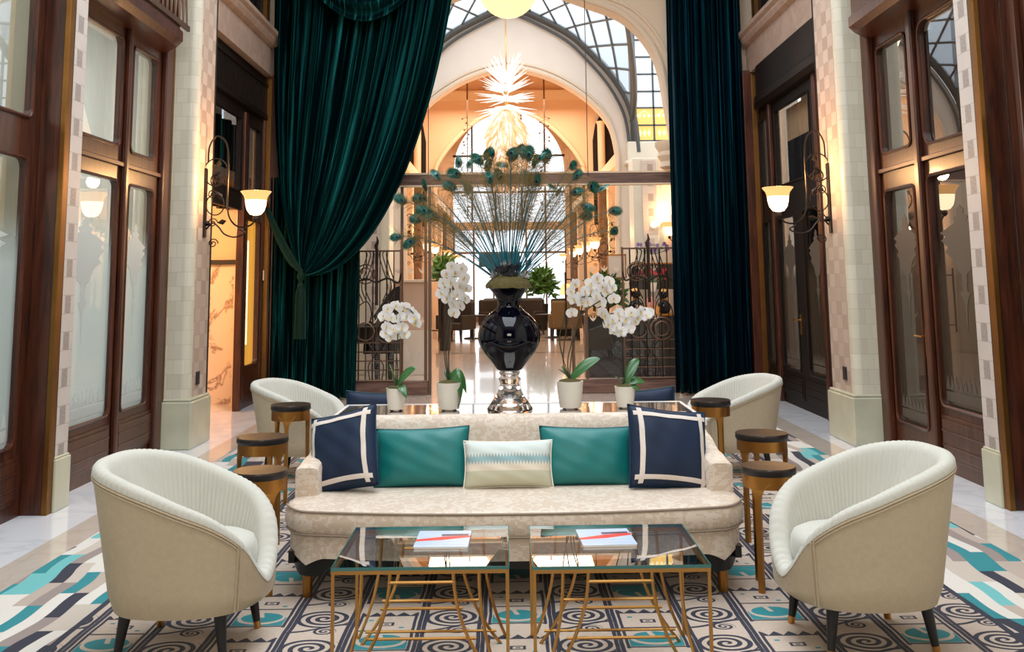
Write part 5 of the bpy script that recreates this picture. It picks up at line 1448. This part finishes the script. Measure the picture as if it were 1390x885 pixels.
for j in range(13):
    v = j/12; row = []
    for i in range(161):
        u = i/160; x = lerp(-3.14, -1.93-.06*v, u); z = lerp(2.9, .03, v); y = .12+.055*math.sin(2*PI*u*8.5+.5*math.sin(u*7))+.02*math.sin(2*PI*u*19+v)
        row.append((x, y, z))
    rows.append(row)
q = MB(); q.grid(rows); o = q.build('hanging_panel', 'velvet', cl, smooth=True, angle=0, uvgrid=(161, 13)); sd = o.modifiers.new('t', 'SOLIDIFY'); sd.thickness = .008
# draped valance crossing the head of the curtain
rows = []
for j in range(15):
    v = j/14; row = []
    for i in range(61):
        u = i/60; x = lerp(-3.0, -.72, u); sag = math.sin(PI*u)**.9; z = 6.3-.62*sag*1.0-.52*v*sag-.25*v; y = -.26-.05*math.sin(v*PI*6+u*2)-.03*sag
        row.append((x, y, z))
    rows.append(row)
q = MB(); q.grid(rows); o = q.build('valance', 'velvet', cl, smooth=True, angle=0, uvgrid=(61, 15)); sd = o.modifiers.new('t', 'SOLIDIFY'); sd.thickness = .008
tb = thing('curtain_tieback', 'olive silk tieback cord with a long tassel holding the green curtain', 'tieback', (TIE[0], YC-.22, TIE[1]))
q = MB()
for k, off in enumerate((-.035, 0, .035)):
    q.tube(catmull([(-.50, .10, .87+off*.6), (-.33+off*.4, .02, .52+off), (-.15+off*.5, -.02, .20+off), (0+off*.3, -.04, .02)], 8), .022, 8)
q.build('cord', 'cord', tb, smooth=True)
q = MB(); q.lathe([(.01, .84), (.05, .86), (.055, .90), (.03, .94), (.005, .95)], 16, (-.51, .06)); q.build('brass_knob', 'gold', tb, smooth=True)
q = MB(); q.lathe([(.012, .05), (.025, .02), (.045, -.01), (.05, -.05), (.03, -.09), (.022, -.11), (.04, -.14), (.042, -.17), (.035, -.19)], 20, (.0, -.06)); q.build('tassel_head', 'cord', tb, smooth=True)
q = MB(); rows = [[((r_+.006*math.sin(k*9))*math.cos(2*PI*k/72), -.06+(r_+.006*math.sin(k*9))*math.sin(2*PI*k/72), z) for k in range(72)] for r_, z in ((.036, -.18), (.055, -.24), (.062, -.5), (.066, -.82))]
q.grid(rows, closed=True); q.add(rows[-1], [tuple(range(72))]); q.build('tassel_skirt', 'cord', tb, smooth=True, angle=0)
cr_ = thing('curtain', 'straight dark blue-green velvet curtain right of the arch', 'curtain', (0, 13.25, 0))
rows = []
for j in range(11):
    v = j/10; row = []
    for i in range(181):
        u = i/180; x = lerp(2.21-.03*v*1.0, 3.22, u); z = lerp(6.3, .03, v); y = .05+.06*math.sin(2*PI*u*9.5+.8*math.sin(u*6)+.12*math.sin(v*6))+.022*math.sin(2*PI*u*23+v*1.5)-.05*(1-v)
        row.append((x, y, z))
    rows.append(row)
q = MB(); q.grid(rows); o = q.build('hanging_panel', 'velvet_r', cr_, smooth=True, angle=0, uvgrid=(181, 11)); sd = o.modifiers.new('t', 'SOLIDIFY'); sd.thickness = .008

# ------------------------------------------------------------------ wall lamps
def sconce(label, loc, sx, scale=1.0, power=14):
    # sx: direction from the wall into the room
    t = thing('wall_lamp', label, 'wall lamp', loc)
    q = MB(); q.box(-.012, .012, -.035, .035, -.34, .34); q.build('back_plate', 'iron', t, bevel=.004)
    q = MB(); P = lambda a, b, y=0: (sx*a, y, b)
    q.tube(catmull([P(.02, .40), P(.03, .56), P(.10, .66), P(.19, .60), P(.22, .42), P(.22, .0), P(.25, -.16), P(.34, -.24), P(.46, -.22), P(.52, -.12)], 8), .0085, 6)
    q.tube(catmull([P(.02, -.26), P(.08, -.20), P(.14, -.24), P(.20, -.31), P(.30, -.34), P(.40, -.30), P(.34, -.26)], 8), .0085, 6)
    for c0, c1, r in ((.10, .30, .12), (.10, -.02, .09), (.10, .22, .05)):
        q.tube([P(c0+r*math.cos(a), c1+r*1.15*math.sin(a)) for a in [2*PI*i/20 for i in range(21)]], .0065, 5, cap=False)
    for k, (c0, c1) in enumerate(((.07, .08), (.13, .2), (.08, -.20), (.09, -.40))):
        q.tube([P(c0+.05*(1-i/22)*math.cos(i*.55), c1+.05*(1-i/22)*math.sin(i*.55)) for i in range(20)], .006, 5)
    q.build('scrollwork', 'iron', t, smooth=True)
    q = MB()
    for c0, c1, a in ((.06, .26, .5), (.14, .22, 2.4), (.10, .34, 1.2), (.16, .02, 2.0), (.07, -.22, 2.8), (.12, -.2, .2)):
        for w in (-.5, .5):
            q.add([P(c0, c1), P(c0+.06*math.cos(a+w), c1+.06*math.sin(a+w), .02), P(c0+.10*math.cos(a), c1+.10*math.sin(a), .0), P(c0+.05*math.cos(a), c1+.05*math.sin(a), -.02)], [(0, 1, 2, 3)])
    q.build('iron_leaves', 'iron', t)
    sx_, sz_ = .50*sx, -.13
    prof = [(.02, 0), (.055, .010), (.085, .05), (.098, .10), (.104, .15)]; top = [(.104, .15), (.115, .19), (.138, .22), (.15, .235), (.146, .238), (.11, .195)]
    s_ = MB(); s_.lathe(prof, 28); lo = s_.build('shade_bowl', 'lamp_core', t, smooth=True, loc=(sx_, 0, sz_))
    s_ = MB(); s_.lathe(top, 28, cap=False); s_.build('shade_rim', 'lamp_rim', t, smooth=True, loc=(sx_, 0, sz_))
    s_ = MB(); s_.lathe([(.01, -.06), (.03, -.035), (.025, -.01), (.012, .0)], 12); s_.build('finial', 'iron', t, smooth=True, loc=(sx_, 0, sz_))
    if scale != 1.0: t.scale = (scale,)*3
    if power: light('lamp_bulb', 'POINT', (loc[0]+sx*.50*scale, loc[1], loc[2]+.22), power*2.4, (1, .54, .22), .06)
    return t
sconce('scrolled iron wall lamp with a glowing bell shade on the left tiled pillar', (-2.975, 9.78, 2.30), 1, 1.0, 15)
sconce('scrolled iron wall lamp with a glowing bell shade on the right tiled pillar', (3.125, 9.62, 2.27), -1, 1.0, 15)
k = 0
for s, lst in ((-1, ((21.36, 2.3), (23.56, 2.3), (28.56, 2.3), (33.9, 2.3))), (1, ((21.36, 2.3), (23.56, 2.3), (25.96, 2.3), (28.56, 2.3), (33.9, 2.3)))):
    for n_, (y, z) in enumerate(lst):
        ordn = ['nearest', 'second nearest', 'third nearest', 'fourth nearest', 'farthest'][n_]
        sconce('glowing iron wall lamp on the %s colonnade beyond the gate, %s of its row' % ('left' if s < 0 else 'right', ordn), (CX+s*2.29, y, z), -s, 1.0, 22 if n_ < 2 else 12)
sconce('glowing iron wall lamp on the cream wall behind the right gate, beside the curtain', (CX+3.1, 16.6, 2.35), -1, .95, 16)

# ------------------------------------------------------------------ opal globe and glass chandelier
g = thing('pendant_lamp', 'opal glass globe lamp hanging high in the middle, cut by the top edge', 'pendant lamp', (.02, 6.8, 3.54))
q = MB(); q.lathe([(.001, -.205)]+[(.205*math.cos(a), .205*math.sin(a)) for a in [lerp(-PI/2+.05, PI/2-.25, i/18) for i in range(19)]], 40); q.build('globe', 'globe', g, smooth=True)
q = MB(); q.lathe([(.06, .19), (.065, .22), (.03, .26), (.01, .30)], 20); q.tube([(0, 0, .28), (0, 0, 3.3)], .012, 8); q.build('stem', 'gold', g, smooth=True)
CHX, CHY = .0, 18.0
chd = thing('chandelier', 'tall spiky blown glass chandelier glowing white and amber in the court', 'chandelier', (CHX, CHY, 0))
def sp_mesh(mat, name):
    q = MB(); q.tube([(0, 0, 0), (0, 0, .45), (.0, 0, 1.0)], [.024, .016, .002], 5); o = q.build(name, mat, None, smooth=True); d = o.data; bpy.data.objects.remove(o); return d
SPK = [sp_mesh('crystal', 'glass_spike'), sp_mesh('crystal_warm', 'glass_spike'), sp_mesh('crystal_gold', 'glass_spike')]
rc = random.Random(5)
ztop, zbot = 5.35, 3.45
tiers = []
def add_spike(z, az, el, L, mi, r0):
    tiers.append((z, az, el, L, mi, r0))
for z, el, L, n, mi in ((5.18, 1.05, .52, 22, 0), (5.12, .72, .50, 22, 0), (4.98, .38, .50, 26, 0), (4.82, .05, .56, 30, 0), (4.68, -.22, .60, 30, 0)):
    for i in range(n): add_spike(z+rc.uniform(-.04, .04), 2*PI*i/n+rc.uniform(-.1, .1), el+rc.uniform(-.12, .12), L*rc.uniform(.8, 1.12), mi, .05)
big = [s for s in tiers]; rc.shuffle(big); big = sorted(big, key=lambda s: -s[3])[:100]
for z, az, el, L, mi, r0 in big:
    o = bpy.data.objects.new('glass_spike', SPK[mi]); COL.objects.link(o); o.parent = chd
    d = Vector((math.cos(az)*math.cos(el), math.sin(az)*math.cos(el), math.sin(el))); o.rotation_euler = d.to_track_quat('Z', 'Y').to_euler(); o.location = (0, 0, z); o.scale = (1, 1, L)
q = MB()
def mspike(z, az, el, L, mi, r0):
    st = len(q.v); q.tube([(0, 0, 0), (0, 0, .45*L), (0, 0, L)], [.024, .020, .003], 5, mi)
    d = Vector((math.cos(az)*math.cos(el), math.sin(az)*math.cos(el), math.sin(el)))
    q.xf(Matrix.Translation((math.cos(az)*r0, math.sin(az)*r0, z)) @ d.to_track_quat('Z', 'Y').to_matrix().to_4x4(), st)
bs = set(map(id, big))
for s in tiers:
    if id(s) not in bs: mspike(*s)
for j in range(28):
    z = lerp(4.58, 3.32, j/27); n = 34; R = interp([0, .2, .6, .85, 1], [.18, .33, .36, .28, .12], j/27)
    for i in range(n): mspike(z+rc.uniform(-.04, .04), 2*PI*(i+.5*(j % 2))/n+rc.uniform(-.08, .08), rc.uniform(-1.45, -.75), rc.uniform(.16, .30), 1 if rc.random() < .55 else (2 if rc.random() < .5 else 0), R*.8)
o = q.build('small_glass_spikes', ['crystal', 'crystal_warm', 'crystal_gold'], chd, smooth=True); o['kind'] = 'stuff'
q = MB(); q.tube([(0, 0, 3.2), (0, 0, 5.4)], .05, 8); q.tube([(0, 0, 5.3), (0, 0, 7.1)], .012, 6); q.build('core_rod', 'gold', chd, smooth=True)
light('chandelier_bulbs', 'POINT', (CHX, CHY-.1, 5.9), 22, (1, .8, .6), .4)
light('chandelier_bulbs_low', 'POINT', (CHX, CHY, 3.1), 30, (1, .7, .45), .3)
for x, nm in ((-1.02, 'left'), (.98, 'right')):
    q = MB(); q.tube([(x, 25.5, 5.7), (x, 25.5, 8.2)], .02, 6); rn = random.Random(int(x*10)+40)
    for i in range(26):
        z = 5.75-i*.10; a = rn.uniform(0, 6.28); q.tube([(x, 25.5, z), (x+.13*math.cos(a), 25.5+.1*math.sin(a), z-.05)], .008, 4)
        q.lathe([(.004, -.03), (.035, 0), (.004, .03)], 6, (x+.13*math.cos(a), 25.5+.1*math.sin(a)))
        for k2 in range(len(q.v)-18, len(q.v)): q.v[k2] = (q.v[k2][0], q.v[k2][1], q.v[k2][2]+z-.05)
    q.tube([(x, 25.5, 5.8), (x, 25.5, 3.1)], .01, 4)
    tag(q.build('hanging_ornament', 'iron_warm'), 'long iron branch ornament hanging in the lobby to the %s of the chandelier' % nm, 'ornament')

# ------------------------------------------------------------------ things seen through the gate
# left: counter, dark instrument, plant
t = thing('reception_counter', 'rose-beige panelled counter behind the left glass pane', 'counter', (-1.60, 16.90, 0))
q = MB(); q.box(-.30, .28, -.25, .25, .72, 1.5); q.build('upper_panel', 'pink_counter', t, bevel=.01)
q = MB(); q.box(-.32, .30, -.27, .27, 0, .72); q.build('plinth', 'plaster', t, bevel=.01)
q = MB(); q.box(-.33, .31, -.30, .28, 1.5, 1.55); q.build('counter_top', 'plaster_trim', t, bevel=.01)
t = thing('grand_piano', 'dark brown grand piano with raised lid behind the left iron gate', 'piano', (-2.15, 15.5, 0))
q = MB(); poly = [(-.35, -.45), (.45, -.45), (.45, .3), (.25, .75), (-.05, .85), (-.35, .6)]
q.prism(poly, 'z', .62, .85); q.build('case', 'wood_dark', t, bevel=.01)
q = MB(); q.prism([((px-690)/1376*15.6+2.15, 1.5+(383-py)/1340*15.6) for px, py in ((494, 475), (494, 441), (504, 428), (514, 413), (522, 400), (531, 390), (539, 387), (545, 395), (547, 475))], 'y', -.05, 0)
for v_ in range(len(q.v)): q.v[v_] = (q.v[v_][0], q.v[v_][1]+(q.v[v_][2]-.5)*.35, q.v[v_][2])
q.build('raised_lid', 'wood_dark', t, bevel=.008)
for x, y in ((-.28, -.38), (.38, -.38), (.05, .6)):
    q = MB(); q.tube([(x, y, .62), (x, y, 0)], [.05, .03], 8); q.build('leg', 'wood_dark', t, smooth=True)
def bush(name, label, cat, loc, R, H, n, mat, seed, pot='black', ph=.3, pr=.14, leafL=.12):
    t = thing(name, label, cat, loc); rn = random.Random(seed)
    q = MB(); q.lathe([(pr*.7, 0), (pr*.8, .02), (pr, ph), (pr*.9, ph), (pr*.2, ph-.02)], 20); q.build('pot', pot, t, smooth=True)
    q = MB()
    for i in range(5): a = rn.uniform(0, 6.28); q.tube([(0, 0, ph-.03), (R*.5*math.cos(a), R*.5*math.sin(a), ph+H*.6)], .008, 5)
    q.build('stems', 'stem', t)
    q = MB()
    for i in range(n):
        a = rn.uniform(0, 6.28); e = rn.uniform(-.5, 1.3); r = R*rn.uniform(.3, 1)**.6; p = Vector((r*math.cos(a)*math.cos(e), r*math.sin(a)*math.cos(e), ph+H*.5+H*.5*math.sin(e)*rn.uniform(.6, 1)))
        d = Vector((rn.uniform(-1, 1), rn.uniform(-1, 1), rn.uniform(-.4, 1))).normalized(); s_ = d.orthogonal().normalized()*leafL*.2
        q.add([p, p+d*leafL*.5+s_, p+d*leafL, p+d*leafL*.5-s_], [(0, 1, 2, 3)])
    q.build('leaves', mat, t)
    return t
bush('potted_plant', 'dark leafy plant behind the left iron gate', 'plant', (-2.50, 14.55, 0), .24, .75, 320, 'leaf2', 3, ph=.95, pr=.14)
bush('potted_plant', 'green leafy plant behind the white orchids at the right gate', 'plant', (1.62, 16.75, 0), .30, .75, 420, 'leaf2', 4, ph=.85, pr=.2, leafL=.2)
# right: flower shop shelves with black and gold jars
t = thing('display_counter', 'dark display counter of the flower corner behind the right iron gate', 'counter', (2.15, 15.8, 0))
q = MB(); q.box(-.95, .62, -.25, .35, 0, .95); q.build('cabinet', 'black', t, bevel=.01)
q = MB(); q.box(-.97, .64, -.28, .38, .95, .98); q.build('counter_top', 'bronze', t, bevel=.004)
q = MB(); q.box(-.2, .62, .2, .38, 1.35, 1.75); q.build('back_shelf', 'black', t, bevel=.005)
q = MB(); q.box(-.2, .62, .18, .38, 1.75, 1.77); q.build('shelf_edge', 'bronze', t)
def jar(label, x, y, sc):
    t = thing('lidded_jar', label, 'jar', (x, y, .98)); t.scale = (sc,)*3
    q = MB(); q.lathe([(.05, 0), (.10, .02), (.13, .10), (.12, .18), (.07, .23), (.06, .25)], 20); q.build('jar_body', 'black_gloss', t, smooth=True)
    q = MB(); q.lathe([(.065, .25), (.07, .28), (.05, .29)], 20); q.build('gold_collar', 'gold', t, smooth=True)
    q = MB(); q.lathe([(.05, .29), (.09, .32), (.10, .37), (.085, .41)], 20); q.build('jar_head', 'black_gloss', t, smooth=True)
    q = MB(); q.lathe([(.088, .40), (.075, .44), (.04, .465), (.01, .47)], 20); q.build('gold_lid', 'gold', t, smooth=True)
jar('black jar with a gold lid on the display counter, left of the pink piece', 1.99, 15.72, .85)
jar('black jar with a gold lid on the display counter, right of the pink piece', 2.42, 15.66, .82)
q = MB(); q.lathe([(v.x, v.y) for v in catmull([(.03, 0, 0), (.07, .05, 0), (.075, .15, 0), (.05, .24, 0), (.01, .28, 0)], 4)], 16)
o = tag(q.build('pink_ornament', 'pink', smooth=True), 'rounded pink ornament between the two black and gold jars', 'ornament'); o.location = (2.2, 15.6, .98)
for x, z in ((2.02, .98), (2.14, .98), (2.27, .98)):
    q = MB(); rn = random.Random(int(x*100))
    q.prism([(-.05, 0), (.05, 0), (.06, .10), (.02, .14), (.0, .09), (-.03, .15), (-.055, .08)], 'y', -.03, .03); o = q.build('amber_ornament', 'amber_wax', bevel=.006); o.location = (x, 15.55, z)
    tag(o, 'small flame-shaped amber ornament in the row at the front of the display counter', 'ornament', 'amber ornaments on the display counter')
def flowers(label, x, y, z, mat, seed, n=16, R=.16):
    t = thing('flower_bunch', label, 'flowers', (x, y, z)); rn = random.Random(seed)
    q = MB(); q.lathe([(.05, 0), (.07, .14), (.05, .14)], 14); q.build('vase', 'pot', t, smooth=True)
    q = MB(); pts = []
    for i in range(n):
        p = Vector((rn.uniform(-R, R), rn.uniform(-.08, .08), .26+rn.uniform(-.07, .08))); pts.append(p); q.tube([(0, 0, .12), p], .004, 4)
    q.build('stems', 'leaf2', t)
    for p in pts:
        b = MB()
        for k in range(5):
            a = 2*PI*k/5+rn.uniform(0, 1); c, s = math.cos(a), math.sin(a); b.add([(0, 0, 0), (.02*c-.014*s, -.01, .02*s+.014*c), (.036*c, -.004, .036*s), (.02*c+.014*s, -.01, .02*s-.014*c)], [(0, 1, 2, 3)])
        b.build('bloom', mat, t, loc=tuple(p))
flowers('purple flowers above the display counter behind the right gate', 2.32, 16.1, 1.77, 'flower_purple', 2, 16, .26)
flowers('red flowers below the purple ones behind the right gate', 2.26, 15.72, 1.32, 'flower_red', 3, 18, .24)
q = MB(); q.box(-.14, .14, -.01, .01, 0, .36); 
t = thing('framed_picture', 'small lit framed picture behind the orchids, right of the gate opening', 'picture', (1.80, 16.6, 1.55)); q.build('print', 'plaster', t)
q = MB()
for a, b, c, d in ((-.16, .16, -.02, 0), (-.16, .16, .36, .38), (-.16, -.14, -.02, .38), (.14, .16, -.02, .38)): q.box(a, b, -.02, .012, c, d)
q.build('frame', 'bronze', t)
# lounge furniture far behind
def lounge_chair(label, x, y, rz, mat='dark_cloth'):
    t = thing('lounge_chair', label, 'lounge chair', (x, y, 0), rz)
    q = MB(); q.box(-.35, .35, -.35, .3, .28, .46); q.build('seat', mat, t, bevel=.04)
    q = MB(); q.box(-.36, .36, .22, .36, .3, 1.0); q.build('backrest', mat, t, bevel=.05)
    for sx in (-1, 1):
        q = MB(); q.box(*sorted((sx*.34, sx*.42)), -.33, .3, .3, .66); q.build('armrest', mat, t, bevel=.02)
        for sy in (-.3, .28): q = MB(); q.tube([(sx*.32, sy, .3), (sx*.34, sy, 0)], [.03, .02], 8); q.build('leg', 'black', t)
    return t
lc = [(-1.35, 26.0, 2.6, 'dark_cloth', 'dark lounge chair nearest the vase on the left side of the lobby'), (-.35, 28.3, -2.3, 'dark_cloth', 'dark lounge chair just left of the black vase neck'), (-1.5, 29.4, .6, 'dark_cloth', 'dark lounge chair far back on the left of the lobby'), (-.4, 30.8, 0, 'dark_cloth', 'dark lounge chair far back behind the left of the vase'),
      (1.45, 25.9, 0.1, 'olive_cloth', 'olive upholstered chair seen from behind, right of the black vase'), (.55, 28.6, 2.6, 'dark_cloth', 'dark lounge chair just right of the black vase neck'), (1.7, 28.8, -2.4, 'dark_cloth', 'dark lounge chair on the right below the orange lampshade'), (.6, 30.9, .3, 'dark_cloth', 'dark lounge chair far back behind the right of the vase')]
for x, y, r, m_, lab in lc: lounge_chair(lab, x, y, PI+r if m_ != 'olive_cloth' else PI, m_)
def low_table(label, x, y, R, H):
    t = thing('cafe_table', label, 'table', (x, y, 0)); q = MB(); q.lathe([(R, H-.03), (R, H)], 28); q.build('tabletop', 'wood_dark', t, smooth=True, angle=40)
    q = MB(); q.lathe([(.2, 0), (.2, .02), (.04, .05), (.035, H-.05), (.1, H-.03)], 16); q.build('pedestal', 'black', t, smooth=True)
low_table('dark round table among the lounge chairs left of the vase', -1.0, 27.0, .42, .62); low_table('dark round table among the lounge chairs right of the vase', 1.15, 27.1, .42, .62)
t = thing('table_lamp', 'table lamp with an orange glowing shade in the lobby, right of the vase', 'table lamp', (1.62, 27.9, 0)); q = MB(); q.box(-.3, .3, -.2, .2, 0, .72); q.build('lamp_stand', 'wood_dark', t, bevel=.02); q = MB(); q.lathe([(.08, .72), (.03, .8), (.03, 1.15)], 12); q.build('base', 'bronze', t, smooth=True); q = MB(); q.lathe([(.20, 1.12), (.13, 1.42)], 20, cap=False); q.build('lamp_shade', 'shade_lit', t, smooth=True)
bush('potted_palm', 'pale green leafy plant beside the left columns of the lobby', 'plant', (-1.42, 22.5, 0), .30, .7, 260, 'leaf2', 6, ph=1.35, pr=.16, leafL=.22)
bush('potted_palm', 'green palm beside the far right columns of the lobby', 'plant', (1.05, 31.5, 0), .4, 1.0, 260, 'leaf2', 8, ph=.8, pr=.2, leafL=.35)
